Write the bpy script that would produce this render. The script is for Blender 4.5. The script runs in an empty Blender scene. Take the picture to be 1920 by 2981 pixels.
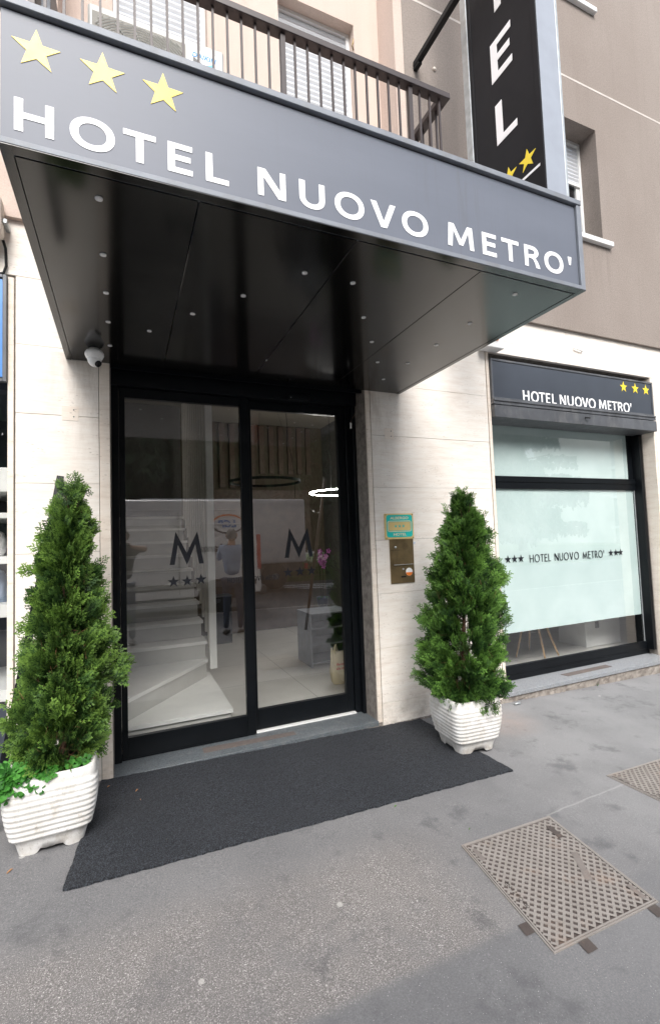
import bpy, math, random
import numpy as np
from mathutils import Vector, Matrix, noise
random.seed(7); np.random.seed(7)
R_ = math.radians
SC = bpy.context.scene
COL = SC.collection

# ------------------------------------------------------------------ camera
F_PX, YAW, PITCH, ROLL = 1368.6, 0.41220801, 0.05650043, -0.03598234
cam_d = bpy.data.cameras.new("camera")
cam = bpy.data.objects.new("camera", cam_d); COL.objects.link(cam)
d = Vector((math.sin(YAW)*math.cos(PITCH), math.cos(YAW)*math.cos(PITCH), math.sin(PITCH)))
r0 = Vector((math.cos(YAW), -math.sin(YAW), 0)); u0 = r0.cross(d)
r = math.cos(ROLL)*r0 + math.sin(ROLL)*u0
u = -math.sin(ROLL)*r0 + math.cos(ROLL)*u0
cam.matrix_world = Matrix(((r.x, u.x, -d.x, 0), (r.y, u.y, -d.y, 0), (r.z, u.z, -d.z, 1.5), (0, 0, 0, 1)))
cam_d.sensor_fit = 'VERTICAL'; cam_d.sensor_height = 24.0; cam_d.sensor_width = 24.0
cam_d.lens = F_PX/2981*24.0
cam_d.clip_start = 0.01; cam_d.clip_end = 600
SC.camera = cam
# ------------------------------------------------------------------ sky, sun, exposure
SUN_EL, SUN_AZ = R_(46), R_(192)          # azimuth measured clockwise from +Y (into the facade)
w = bpy.data.worlds.new("World"); SC.world = w; w.use_nodes = True
nt = w.node_tree; nt.nodes.clear()
sky = nt.nodes.new('ShaderNodeTexSky'); sky.sky_type = 'NISHITA'; sky.sun_disc = False
sky.sun_elevation = SUN_EL; sky.sun_rotation = SUN_AZ; sky.air_density = 1.0; sky.dust_density = 3.0; sky.ozone_density = 1.0
hs = nt.nodes.new('ShaderNodeHueSaturation'); hs.inputs['Saturation'].default_value = 0.36
bg = nt.nodes.new('ShaderNodeBackground'); bg.inputs['Strength'].default_value = 0.15
wo = nt.nodes.new('ShaderNodeOutputWorld')
nt.links.new(sky.outputs[0], hs.inputs['Color']); nt.links.new(hs.outputs[0], bg.inputs[0]); nt.links.new(bg.outputs[0], wo.inputs[0])
sl = bpy.data.lights.new("sun", 'SUN'); sl.energy = 1.25; sl.angle = R_(30); sl.color = (1.0, 0.97, 0.93)
so = bpy.data.objects.new("sun", sl); COL.objects.link(so)
sd = Vector((math.sin(SUN_AZ)*math.cos(SUN_EL), math.cos(SUN_AZ)*math.cos(SUN_EL), math.sin(SUN_EL)))
so.rotation_euler = sd.to_track_quat('Z', 'Y').to_euler(); so.location = (0, -20, 30)
SC.view_settings.view_transform = 'Standard'; SC.view_settings.look = 'None'
SC.view_settings.exposure = 1.2; SC.view_settings.gamma = 1.0
SC.render.engine = 'CYCLES'
SC.cycles.max_bounces = 10; SC.cycles.transparent_max_bounces = 16

# ------------------------------------------------------------------ helpers
def tag(o, label=None, cat=None, group=None, kind=None):
    if label: o['label'] = label
    if cat: o['category'] = cat
    if group: o['group'] = group
    if kind: o['kind'] = kind
    return o
def empty(name, loc, label, cat, group=None, kind=None):
    o = bpy.data.objects.new(name, None); COL.objects.link(o); o.location = loc; o.empty_display_size = .1
    return tag(o, label, cat, group, kind)
def wloc(o):
    v = Vector((0, 0, 0))
    while o is not None: v += o.location; o = o.parent
    return v
class MB:
    def __init__(s): s.v = []; s.f = []; s.a = []; s.sm = []
    def add(s, vs, fs, a=0.0, smooth=False):
        n = len(s.v); s.v += [tuple(p) for p in vs]
        s.f += [tuple(i+n for i in q) for q in fs]; s.a += [a]*len(fs); s.sm += [smooth]*len(fs); return s
    def box(s, x0, x1, y0, y1, z0, z1, a=0.0, b=0.0):
        if b <= 0:
            return s.add([(x0,y0,z0),(x1,y0,z0),(x1,y1,z0),(x0,y1,z0),(x0,y0,z1),(x1,y0,z1),(x1,y1,z1),(x0,y1,z1)],
              [(0,3,2,1),(4,5,6,7),(0,1,5,4),(1,2,6,5),(2,3,7,6),(3,0,4,7)], a)
        vs = []
        for sx, X in ((1, x0), (-1, x1)):
            for sy, Y in ((1, y0), (-1, y1)):
                for sz, Z in ((1, z0), (-1, z1)):
                    vs += [(X, Y+sy*b, Z+sz*b), (X+sx*b, Y, Z+sz*b), (X+sx*b, Y+sy*b, Z)]
        idx = lambda i, j, k, c: (i*4+j*2+k)*3+c
        fs = []
        for i in (0, 1):
            q = [idx(i,0,0,0), idx(i,1,0,0), idx(i,1,1,0), idx(i,0,1,0)]; fs.append(q if i else q[::-1])
            q = [idx(0,i,0,1), idx(1,i,0,1), idx(1,i,1,1), idx(0,i,1,1)]; fs.append(q[::-1] if i else q)
            q = [idx(0,0,i,2), idx(1,0,i,2), idx(1,1,i,2), idx(0,1,i,2)]; fs.append(q if i else q[::-1])
        for i in (0, 1):
            for j in (0, 1):
                fl = (i+j) % 2
                q = [idx(i,j,0,0), idx(i,j,1,0), idx(i,j,1,1), idx(i,j,0,1)]; fs.append(q if fl else q[::-1])
                q = [idx(i,0,j,0), idx(i,1,j,0), idx(i,1,j,2), idx(i,0,j,2)]; fs.append(q[::-1] if fl else q)
                q = [idx(0,i,j,1), idx(1,i,j,1), idx(1,i,j,2), idx(0,i,j,2)]; fs.append(q if fl else q[::-1])
                for k in (0, 1):
                    q = [idx(i,j,k,0), idx(i,j,k,1), idx(i,j,k,2)]; fs.append(q if (i+j+k) % 2 else q[::-1])
        return s.add(vs, fs, a)
    def quad(s, a, b, c, e, at=0.0): return s.add([a, b, c, e], [(0, 1, 2, 3)], at)
    def tube(s, pts, rad, n=10, a=0.0, cap=True, closed=False):
        pts = [Vector(p) for p in pts]; m = len(pts)
        rads = rad if hasattr(rad, '__len__') else [rad]*m
        vs = []; prev = None
        for i, p in enumerate(pts):
            if closed: t = pts[(i+1) % m]-pts[i-1]
            else: t = pts[min(i+1, m-1)]-pts[max(i-1, 0)]
            t.normalize()
            up = prev if prev is not None else (Vector((0, 0, 1)) if abs(t.z) < .9 else Vector((1, 0, 0)))
            x = up.cross(t)
            if x.length < 1e-6: x = Vector((1, 0, 0)).cross(t)
            x.normalize(); y = t.cross(x); prev = y
            for k in range(n):
                an = 2*math.pi*k/n; vs.append(p+(x*math.cos(an)+y*math.sin(an))*rads[i])
        fs = []
        for i in range(m if closed else m-1):
            j = (i+1) % m
            for k in range(n): fs.append((i*n+k, i*n+(k+1) % n, j*n+(k+1) % n, j*n+k))
        s.add(vs, fs, a, True)
        if cap and not closed:
            s.add(vs[:n], [tuple(range(n))[::-1]], a); s.add(vs[-n:], [tuple(range(n))], a)
        return s
    def cyl(s, p0, p1, r0, r1=None, n=24, a=0.0): return s.tube([p0, p1], [r0, r0 if r1 is None else r1], n, a)
    def lathe(s, c, prof, n=32, a=0.0, axis='z', cap=True):
        vs = []; m = len(prof)
        for (rr, h) in prof:
            for k in range(n):
                t = 2*math.pi*k/n; x, y = rr*math.cos(t), rr*math.sin(t)
                vs.append((c[0]+x, c[1]+y, c[2]+h) if axis == 'z' else ((c[0]+x, c[1]-h, c[2]+y) if axis == 'y' else (c[0]+h, c[1]+x, c[2]+y)))
        fs = [(i*n+k, i*n+(k+1) % n, (i+1)*n+(k+1) % n, (i+1)*n+k) for i in range(m-1) for k in range(n)]
        if axis == 'y': fs = fs
        s.add(vs, fs, a, True)
        if cap: s.add(vs[:n], [tuple(range(n))[::-1]], a); s.add(vs[-n:], [tuple(range(n))], a)
        return s
    def prism(s, poly, ax, a0, a1, at=0.0):
        """poly: 2-D outline in the two other axes (x,z for ax='y'; y,z for 'x'; x,y for 'z')"""
        f = {'y': lambda p, h: (p[0], h, p[1]), 'x': lambda p, h: (h, p[0], p[1]), 'z': lambda p, h: (p[0], p[1], h)}[ax]
        n = len(poly); vs = [f(p, a0) for p in poly]+[f(p, a1) for p in poly]
        return s.add(vs, [tuple(range(n)), tuple(range(2*n-1, n-1, -1))]+[(i, i+n, (i+1) % n+n, (i+1) % n) for i in range(n)], at)
    def build(s, name, mat, parent=None, attr=False, fix=True):
        me = bpy.data.meshes.new(name); o = bpy.data.objects.new(name, me); COL.objects.link(o)
        off = wloc(parent) if parent is not None else Vector((0, 0, 0))
        if parent is None:
            vs = np.array(s.v); off = Vector(((vs[:, 0].min()+vs[:, 0].max())/2, (vs[:, 1].min()+vs[:, 1].max())/2, vs[:, 2].min())); o.location = off
        else: o.parent = parent
        me.from_pydata([(p[0]-off.x, p[1]-off.y, p[2]-off.z) for p in s.v], [], s.f)
        me.polygons.foreach_set('use_smooth', s.sm)
        if fix:
            import bmesh
            bm = bmesh.new(); bm.from_mesh(me); bmesh.ops.remove_doubles(bm, verts=bm.verts, dist=1e-5)
            bmesh.ops.recalc_face_normals(bm, faces=bm.faces); bm.to_mesh(me); bm.free()
        elif attr:
            at = me.attributes.new('tint', 'FLOAT', 'FACE'); at.data.foreach_set('value', s.a)
        me.materials.append(mat); me.update(); return o

# ------------------------------------------------------------------ materials
MATS = {}
class NT:
    def __init__(s, name):
        s.m = bpy.data.materials.new(name); s.m.use_nodes = True; s.t = s.m.node_tree; s.t.nodes.clear()
        s.out = s.t.nodes.new('ShaderNodeOutputMaterial')
    def n(s, ty, **kw):
        nd = s.t.nodes.new(ty)
        for k, v in kw.items():
            if k in nd.inputs: nd.inputs[k].default_value = v
            else: setattr(nd, k, v)
        return nd
    def l(s, a, b): s.t.links.new(a, b)
    def pos(s, scale=(1, 1, 1)):
        g = s.n('ShaderNodeNewGeometry'); m = s.n('ShaderNodeMapping'); m.inputs['Scale'].default_value = scale
        s.l(g.outputs['Position'], m.inputs[0]); return m.outputs[0]
    def noise(s, scale, vec=None, detail=4, rough=.55):
        n = s.n('ShaderNodeTexNoise'); n.inputs['Scale'].default_value = scale; n.inputs['Detail'].default_value = detail; n.inputs['Roughness'].default_value = rough
        s.l(vec or s.pos(), n.inputs['Vector']); return n.outputs['Fac']
    def ramp(s, fac, stops):
        r = s.n('ShaderNodeValToRGB'); e = r.color_ramp.elements
        while len(e) < len(stops): e.new(.5)
        for i, (p, c) in enumerate(stops):
            e[i].position = p; e[i].color = (*c, 1) if hasattr(c, '__len__') else (c, c, c, 1)
        s.l(fac, r.inputs[0]); return r.outputs[0]
    def mix(s, fac, a, b, mode='MIX'):
        m = s.n('ShaderNodeMixRGB', blend_type=mode)
        for i, v in ((0, fac), (1, a), (2, b)):
            if hasattr(v, 'is_linked') or hasattr(v, 'links'): s.l(v, m.inputs[i])
            else: m.inputs[i].default_value = v if i == 0 else (*v, 1)
        return m.outputs[0]
    def math(s, op, a, b=0.0, c=None):
        m = s.n('ShaderNodeMath', operation=op)
        for i, v in enumerate((a, b) if c is None else (a, b, c)):
            if hasattr(v, 'links'): s.l(v, m.inputs[i])
            else: m.inputs[i].default_value = v
        return m.outputs[0]
    def sep(s):
        g = s.n('ShaderNodeNewGeometry'); x = s.n('ShaderNodeSeparateXYZ'); s.l(g.outputs['Position'], x.inputs[0]); return x.outputs
    def bump(s, h, strength=.3, dist=.005):
        b = s.n('ShaderNodeBump'); b.inputs['Strength'].default_value = strength; b.inputs['Distance'].default_value = dist
        s.l(h, b.inputs['Height']); return b.outputs[0]
    def pbr(s, col, rough=.6, metal=0.0, normal=None, spec=.5, **kw):
        p = s.n('ShaderNodeBsdfPrincipled')
        for k, v in (('Base Color', col), ('Roughness', rough), ('Metallic', metal), ('Specular IOR Level', spec)):
            if hasattr(v, 'links'): s.l(v, p.inputs[k])
            else: p.inputs[k].default_value = (*v, 1) if k == 'Base Color' else v
        for k, v in kw.items(): p.inputs[k.replace('_', ' ')].default_value = v
        if normal is not None: s.l(normal, p.inputs['Normal'])
        s.l(p.outputs[0], s.out.inputs[0]); return p
def simple(name, col, rough=.5, metal=0.0, var=.12, nscale=9, bump=0.0, bscale=120, spec=.5, dirt=None, **kw):
    t = NT(name); n = t.noise(nscale, detail=6)
    c = t.ramp(n, [(.3, tuple(v*(1-var) for v in col)), (.7, tuple(min(1, v*(1+var)) for v in col))])
    if dirt:
        n2 = t.noise(dirt[1], t.pos((1, 1, .35)), 6, .7)
        c = t.mix(t.ramp(n2, [(.5, 0.0), (.72, dirt[2])]), c, dirt[0])
    rr = t.math('ADD', t.math('MULTIPLY', t.noise(nscale*3), .12), rough-.06)
    nb = t.bump(t.noise(bscale), bump) if bump else None
    t.pbr(c, rr, metal, nb, spec, **kw); return t.m
M = {}
def travertine(name, tint=(1, 1, 1), grime=0.0):
    t = NT(name); P = t.pos((1.2, 1.2, 7))
    a = t.noise(3.2, P, 8, .62); b = t.noise(11, t.pos((1, 1, 9)), 6, .6)
    c = t.ramp(a, [(.22, (.72*tint[0], .64*tint[1], .565*tint[2])), (.45, (.83*tint[0], .77*tint[1], .70*tint[2])), (.7, (.88*tint[0], .84*tint[1], .785*tint[2]))])
    c = t.mix(t.ramp(b, [(.48, .0), (.74, .22)]), c, (.50, .42, .34))
    pit = t.n('ShaderNodeTexVoronoi', Scale=40.0); t.l(t.pos((.55, .55, 3.2)), pit.inputs['Vector'])
    dens = t.ramp(t.noise(5, t.pos((1, 1, 3)), 3), [(.48, 0.0), (.62, 1.0)])
    pm = t.math('MULTIPLY', t.ramp(pit.outputs['Distance'], [(.10, 1.0), (.22, 0.0)]), dens)
    c = t.mix(t.math('MULTIPLY', pm, .65), c, (.20, .15, .11))
    # brown weather stains that hang below the canopy line and above the ground
    X, Y, Z = t.sep()
    st = t.math('MULTIPLY', t.ramp(t.noise(2.6, t.pos((2.2, 1, .55)), 6, .7), [(.42, 0.0), (.62, .8)]),
                t.math('MULTIPLY', t.ramp(t.math('MULTIPLY', Z, .3), [(.55, 0.0), (.80, .85)]), t.ramp(t.math('MULTIPLY', Z, .3), [(.81, 1.0), (.83, .15)])))
    nearx = t.ramp(t.math('MULTIPLY', t.math('ABSOLUTE', t.math('SUBTRACT', X, .87)), .5), [(.47, 1.0), (.72, 0.0)])
    st = t.math('MULTIPLY', st, nearx)
    if grime: st = t.math('MULTIPLY', st, .25)
    c = t.mix(st, c, (.30, .225, .165))
    low = t.math('MULTIPLY', t.ramp(Z, [(.0, .7), (.30, 0.0)]), t.ramp(t.noise(9, None, 6, .7), [(.4, 0.0), (.65, 1.0)]))
    c = t.mix(low, c, (.36, .31, .26))
    if grime: c = t.mix(grime, c, (.36, .30, .24))
    h = t.math('SUBTRACT', t.math('MULTIPLY', b, .3), pm)
    t.pbr(c, .62, 0, t.bump(h, .45, .003), .35); return t.m
M['trav'] = travertine('travertine')
M['trav_edge'] = travertine('travertine_edge', (.98, .94, .90), .05)
def stucco(name, c0, c1, sc=260, b=.55):
    t = NT(name); n = t.noise(1.1, t.pos((1, 1, .6)), 5); f = t.noise(sc, None, 3, .6)
    c = t.mix(t.ramp(f, [(.35, .35), (.6, 0.0)]), t.ramp(n, [(.3, c0), (.7, c1)]), tuple(v*.6 for v in c0))
    dr = t.ramp(t.noise(3, t.pos((4, 4, .18)), 5, .65), [(.52, 0.0), (.76, .14)])
    c = t.mix(dr, c, tuple(v*.6 for v in c0))
    X, Y, Z = t.sep()
    sm = t.math('MULTIPLY', t.ramp(t.math('ABSOLUTE', t.math('SUBTRACT', X, 4.39)), [(.52, 1.0), (.58, 0.0)]), t.ramp(t.math('MULTIPLY', Z, .2), [(.74, 0.0), (.915, .8), (.917, 0.0)]))
    c = t.mix(t.math('MULTIPLY', sm, t.ramp(t.noise(7, t.pos((2.5, 2.5, .2)), 5, .7), [(.45, 0.0), (.70, .35)])), c, tuple(v*.45 for v in c0))
    t.pbr(c, .9, 0, t.bump(f, b, .006), .2); return t.m
M['stucco_brown'] = stucco('brown_stucco', (.275, .234, .208), (.325, .282, .254), 70)
M['stucco_pink'] = stucco('pink_stucco', (.60, .485, .42), (.68, .56, .495), 190, .4)
M['groove'] = simple('groove_white', (.55, .50, .46), .8)
M['blackframe'] = simple('black_anodised_frame', (.0045, .0058, .0075), .36, 0, .2, 6, .02, 300, .22)
M['black'] = simple('black_void', (.006, .006, .006), .8)
M['darkmetal'] = simple('dark_weathered_metal', (.10, .105, .115), .42, .3, .25, 5, .05, 200, .5, ((.30, .29, .28), 8, .4))
def glass(name, ior=1.6, tintc=(.95, .965, .96), boost=3.1):
    t = NT(name); fr = t.n('ShaderNodeFresnel', IOR=ior); gm = t.n('ShaderNodeNewGeometry')
    t.l(t.math('ADD', t.math('MULTIPLY', gm.outputs['Backfacing'], 1/ior-ior), ior), fr.inputs[0]); tr = t.n('ShaderNodeBsdfTransparent', Color=(*tintc, 1))
    gl = t.n('ShaderNodeBsdfGlossy', Roughness=.0, Color=(1, 1, 1, 1)); mx = t.n('ShaderNodeMixShader')
    t.l(t.math('MINIMUM', t.math('MULTIPLY', fr.outputs[0], boost), 1.0), mx.inputs[0]); t.l(tr.outputs[0], mx.inputs[1]); t.l(gl.outputs[0], mx.inputs[2]); t.l(mx.outputs[0], t.out.inputs[0]); return t.m
M['glass'] = glass('clear_glass')
M['glass_clear'] = glass('window_glass', 1.5, (.985, 1, .995), 2.5)
def filmmat():
    t = NT('frosted_film'); p = t.n('ShaderNodeBsdfPrincipled'); n = t.noise(3, None, 3)
    t.l(t.ramp(n, [(.3, (.52, .63, .62)), (.7, (.60, .70, .69))]), p.inputs['Base Color']); p.inputs['Roughness'].default_value = .5
    t.l(p.outputs[0], t.out.inputs[0]); return t.m
M['film'] = filmmat()
M['shutter_white'] = simple('white_shutter', (.52, .535, .56), .45, 0, .05)
M['white_pvc'] = simple('white_pvc', (.78, .78, .77), .35, 0, .04)
M['white_paint'] = simple('white_sign_paint', (.92, .92, .93), .4, 0, .02)
M['yellow_paint'] = simple('yellow_sign_vinyl', (.90, .70, .04), .4, 0, .03)
M['yellow_pale'] = simple('pale_yellow_acrylic', (.92, .68, .035), .35, 0, .03)
M['black_vinyl'] = simple('dark_vinyl', (.012, .014, .02), .4, 0, .1)
def fascia():
    t = NT('grey_fascia_panel'); n = t.noise(2.2, t.pos((.5, 1, 2)), 6, .6)
    X, Y, Z = t.sep()
    str_ = t.noise(30, t.pos((1, 1, .06)), 5, .7)
    msk = t.ramp(t.math('MULTIPLY', X, .4), [(.44, .10), (.56, .75), (.68, .2)])
    c = t.ramp(n, [(.3, (.118, .133, .168)), (.7, (.140, .156, .194))])
    c = t.mix(t.math('MULTIPLY', t.ramp(str_, [(.52, 0.0), (.68, .7)]), msk), c, (.105, .107, .118))
    rr = t.math('ADD', t.math('MULTIPLY', n, .10), .42)
    t.pbr(c, rr, 0, None, .45); return t.m
M['fascia'] = fascia()
M['alu_dark'] = simple('grey_aluminium_trim', (.21, .228, .26), .55, .1, .15, 7, 0, 100, .5, ((.16, .15, .14), 11, .45))
M['anthracite'] = simple('anthracite_panel', (.042, .050, .066), .30, 0, .12, 3, 0, 100, .6)
M['signblack'] = simple('black_sign_face', (.0085, .0095, .0125), .60, 0, .12, 3, 0, 100, .22)
M['signwhite'] = simple('pale_grey_sign_side', (.30, .33, .385), .5, .0, .05)
M['galv'] = simple('galvanised_frame', (.42, .45, .46), .4, .5, .2, 14)
def soffit():
    t = NT('black_soffit_panel'); n = t.noise(4, t.pos((1, .6, 1)), 5)
    c = t.ramp(n, [(.3, (.0028, .0026, .0026)), (.7, (.0045, .0042, .004))])
    t.pbr(c, t.math('ADD', t.math('MULTIPLY', n, .04), .11), 0, None, .55); return t.m
M['soffit'] = soffit()
M['chrome'] = simple('brushed_steel', (.75, .75, .76), .35, .6, .05)
M['lens'] = simple('led_lens', (.75, .75, .75), .2, 0, .05)
M['camwhite'] = simple('white_camera_plastic', (.86, .86, .85), .35, 0, .04)
M['darkglass'] = simple('dark_lens_glass', (.01, .01, .012), .08, 0, .1)
M['brownsteel'] = simple('brown_painted_steel', (.038, .027, .027), .45, .1, .15, 20)
def granite(name, base, lo):
    t = NT(name); a = t.noise(120, None, 3, .75); b = t.noise(14, None, 5)
    v = t.n('ShaderNodeTexVoronoi', Scale=150.0); t.l(t.pos(), v.inputs['Vector'])
    c = t.ramp(a, [(.32, lo), (.5, base), (.68, tuple(min(1, q*1.9) for q in base))])
    c = t.mix(.35, c, t.ramp(v.outputs['Distance'], [(.2, tuple(q*1.4 for q in base)), (.7, lo)]))
    c = t.mix(t.ramp(b, [(.5, 0.0), (.8, .35)]), c, (.26, .25, .24))
    t.pbr(c, .48, 0, t.bump(a, .12, .002), .5); return t.m
M['granite'] = granite('grey_granite', (.105, .12, .13), (.03, .034, .04))
M['granite_light'] = granite('light_granite', (.26, .27, .285), (.11, .12, .13))
def rawcon():
    t = NT('crumbling_mortar'); a = t.noise(18, None, 8, .7); b = t.noise(90, None, 4, .7)
    t.pbr(t.ramp(a, [(.3, (.13, .11, .10)), (.5, (.24, .215, .19)), (.75, (.36, .33, .30))]), .95, 0, t.bump(t.mix(.5, a, b), .6, .006), .1); return t.m
M['mortar'] = rawcon()
def asphalt():
    t = NT('pavement_asphalt'); X, Y, Z = t.sep()
    big = t.noise(1.3, None, 6, .6); mid = t.noise(7, None, 6, .65); fine = t.noise(170, None, 3, .75); grit = t.noise(420, None, 2, .8)
    base = t.ramp(fine, [(.3, (.110, .109, .111)), (.55, (.188, .186, .188)), (.75, (.29, .287, .286))])
    # worn strip: warm, sparkling aggregate showing through, parallel to the wall, x<1.35
    e = t.math('MULTIPLY', t.math('SUBTRACT', mid, .5), .22)
    Yn = t.math('ADD', Y, e)
    worn = t.math('MULTIPLY', t.ramp(Yn, [(0.0, 0.0), (1.0, 0.0)]), 1.0)
    m1 = t.n('ShaderNodeMapRange'); m1.inputs[1].default_value = 1.42; m1.inputs[2].default_value = 1.47; t.l(t.math('ADD', Y, t.math('MULTIPLY', e, .12)), m1.inputs[0])
    m2 = t.n('ShaderNodeMapRange'); m2.inputs[1].default_value = 2.20; m2.inputs[2].default_value = 1.98; t.l(Yn, m2.inputs[0])
    m3 = t.n('ShaderNodeMapRange'); m3.inputs[1].default_value = 1.55; m3.inputs[2].default_value = 1.15; t.l(t.math('ADD', X, t.math('MULTIPLY', e, 1.5)), m3.inputs[0])
    worn = t.math('MULTIPLY', t.math('MULTIPLY', m1.outputs[0], m2.outputs[0]), m3.outputs[0])
    wc = t.ramp(t.noise(210, None, 3, .8), [(.34, (.105, .097, .092)), (.52, (.195, .183, .176)), (.60, (.29, .275, .265)), (.68, (.76, .73, .70))])
    c = t.mix(t.math('MULTIPLY', worn, t.ramp(mid, [(.25, .5), (.5, 1.0)])), base, wc)
    # the nearest strip is a later, bluer patch
    near = t.n('ShaderNodeMapRange'); near.inputs[1].default_value = 1.46; near.inputs[2].default_value = 1.43; t.l(t.math('ADD', Y, t.math('MULTIPLY', e, .12)), near.inputs[0])
    c = t.mix(t.math('MULTIPLY', near.outputs[0], .45), c, (.125, .127, .134))
    # to the right the surface is smoother and paler
    rt = t.n('ShaderNodeMapRange'); rt.inputs[1].default_value = 1.2; rt.inputs[2].default_value = 3.0; t.l(X, rt.inputs[0])
    c = t.mix(t.math('MULTIPLY', rt.outputs[0], .55), c, (.30, .30, .305))
    # oily darker blotches
    c = t.mix(t.ramp(t.noise(4.5, None, 5, .65), [(.56, 0.0), (.68, .50)]), c, (.07, .071, .077))
    c = t.mix(t.ramp(big, [(.35, .35), (.6, 0.0)]), c, (.085, .085, .091))
    wv = t.n('ShaderNodeTexVoronoi', Scale=1.15, feature='DISTANCE_TO_EDGE'); mpv = t.n('ShaderNodeMixRGB'); mpv.inputs[0].default_value = .16; nz = t.n('ShaderNodeTexNoise', Scale=5.0); t.l(t.pos(), nz.inputs['Vector']); t.l(t.pos(), mpv.inputs[1]); t.l(nz.outputs['Color'], mpv.inputs[2]); t.l(mpv.outputs[0], wv.inputs['Vector'])
    ck = t.math('MULTIPLY', t.ramp(wv.outputs['Distance'], [(.0, 1.0), (.006, 0.0)]), t.ramp(t.noise(1.7, None, 3), [(.50, 0.0), (.58, .75)]))
    cm = t.n('ShaderNodeMapRange'); cm.inputs[1].default_value = -.10; cm.inputs[2].default_value = -.30; t.l(X, cm.inputs[0]); ck = t.math('MULTIPLY', ck, cm.outputs[0])
    c = t.mix(ck, c, (.035, .034, .033))
    # rusty dust at the foot of the wall by the second planter
    ds = t.math('SQRT', t.math('ADD', t.math('POWER', t.math('SUBTRACT', X, 2.75), 2.0), t.math('POWER', t.math('SUBTRACT', Y, 3.05), 2.0)))
    c = t.mix(t.math('MULTIPLY', t.ramp(ds, [(.05, .28), (.36, 0.0)]), t.ramp(mid, [(.3, .3), (.6, 1.0)])), c, (.42, .27, .20))
    # white aggregate flecks and flattened chewing gum
    v = t.n('ShaderNodeTexVoronoi', Scale=95.0); t.l(t.pos(), v.inputs['Vector'])
    fl = t.math('MULTIPLY', t.ramp(v.outputs['Distance'], [(.10, 1.0), (.20, 0.0)]), t.math('GREATER_THAN', grit, .58))
    c = t.mix(t.math('MULTIPLY', fl, .8), c, (.72, .71, .69))
    g = t.n('ShaderNodeTexVoronoi', Scale=3.4); t.l(t.pos((1, 1, .01)), g.inputs['Vector'])
    c = t.mix(t.math('MULTIPLY', t.ramp(t.math('ADD', g.outputs['Distance'], t.math('MULTIPLY', t.math('SUBTRACT', t.noise(40), .5), .03)), [(.040, 1.0), (.052, 0.0)]), .55), c, (.50, .49, .46))
    g2 = t.n('ShaderNodeTexVoronoi', Scale=5.1); t.l(t.pos((1.1, .9, .01)), g2.inputs['Vector'])
    c = t.mix(t.math('MULTIPLY', t.ramp(g2.outputs['Distance'], [(.030, 1.0), (.045, 0.0)]), .5), c, (.11, .11, .115))
    # seams between pours
    s1 = t.ramp(t.math('ABSOLUTE', t.math('SUBTRACT', t.math('ADD', Y, t.math('MULTIPLY', e, .15)), t.math('ADD', 1.93, t.math('MULTIPLY', t.math('SUBTRACT', X, 2.0), .06)))), [(.002, .8), (.008, 0.0)])
    c = t.mix(t.math('MULTIPLY', s1, t.math('MULTIPLY', t.math('GREATER_THAN', X, 2.03), .35)), c, (.48, .47, .46))
    h = t.math('ADD', t.math('MULTIPLY', fine, .7), t.math('MULTIPLY', grit, .3))
    t.pbr(c, .82, 0, t.bump(h, .55, .004), .3); return t.m
M['asphalt'] = asphalt()
def road():
    t = NT('road_asphalt'); f = t.noise(150, None, 3, .7); b = t.noise(.8, None, 5)
    t.pbr(t.mix(.3, t.ramp(f, [(.3, (.10, .10, .105)), (.7, (.17, .17, .175))]), t.ramp(b, [(.3, (.09,)*3), (.7, (.17,)*3)])), .85, 0, t.bump(f, .4, .004), .3); return t.m
M['road'] = road()
M['kerbstone'] = granite('kerb_granite', (.40, .39, .37), (.2, .2, .19))
M['roadpaint'] = simple('road_paint', (.78, .78, .76), .7, 0, .1, 20)
def matfab():
    t = NT('curled_vinyl_mat'); v = t.n('ShaderNodeTexVoronoi', Scale=230.0); t.l(t.pos((1, 1, .3)), v.inputs['Vector']); a = t.noise(140, None, 4, .75); b = t.noise(2.2, None, 5)
    c = t.ramp(t.mix(.5, a, v.outputs['Distance']), [(.28, (.002, .0025, .0035)), (.46, (.012, .0138, .0175)), (.62, (.062, .069, .082))])
    c = t.mix(t.ramp(b, [(.42, 0.0), (.72, .30)]), c, (.040, .042, .048))
    sp = t.n('ShaderNodeTexVoronoi', Scale=26.0); t.l(t.pos((1, 1, .1)), sp.inputs['Vector'])
    c = t.mix(t.math('MULTIPLY', t.ramp(sp.outputs['Distance'], [(.035, .8), (.05, 0.0)]), t.math('GREATER_THAN', t.noise(3.1), .60)), c, (.5, .45, .38))
    t.pbr(c, .8, 0, t.bump(t.mix(.5, a, v.outputs['Distance']), 1.0, .012), .35); return t.m
M['mat'] = matfab()
def iron(name, c0, c1):
    t = NT(name); a = t.noise(12, None, 6, .7); f = t.noise(200, None, 3, .7)
    c = t.mix(.4, t.ramp(a, [(.3, c0), (.7, c1)]), t.ramp(f, [(.3, c0), (.7, c1)]))
    c = t.mix(t.ramp(t.noise(5, None, 5, .7), [(.55, 0.0), (.8, .5)]), c, (.34, .22, .15))
    t.pbr(c, .62, .15, t.bump(f, .3, .003), .4); return t.m
M['iron_top'] = iron('worn_cast_iron', (.22, .198, .18), (.33, .305, .285))
M['iron_pit'] = iron('dirty_iron_recess', (.062, .050, .046), (.105, .086, .079))
M['iron_slot'] = iron('rusty_flat_bar', (.10, .085, .08), (.18, .15, .135))
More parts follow.
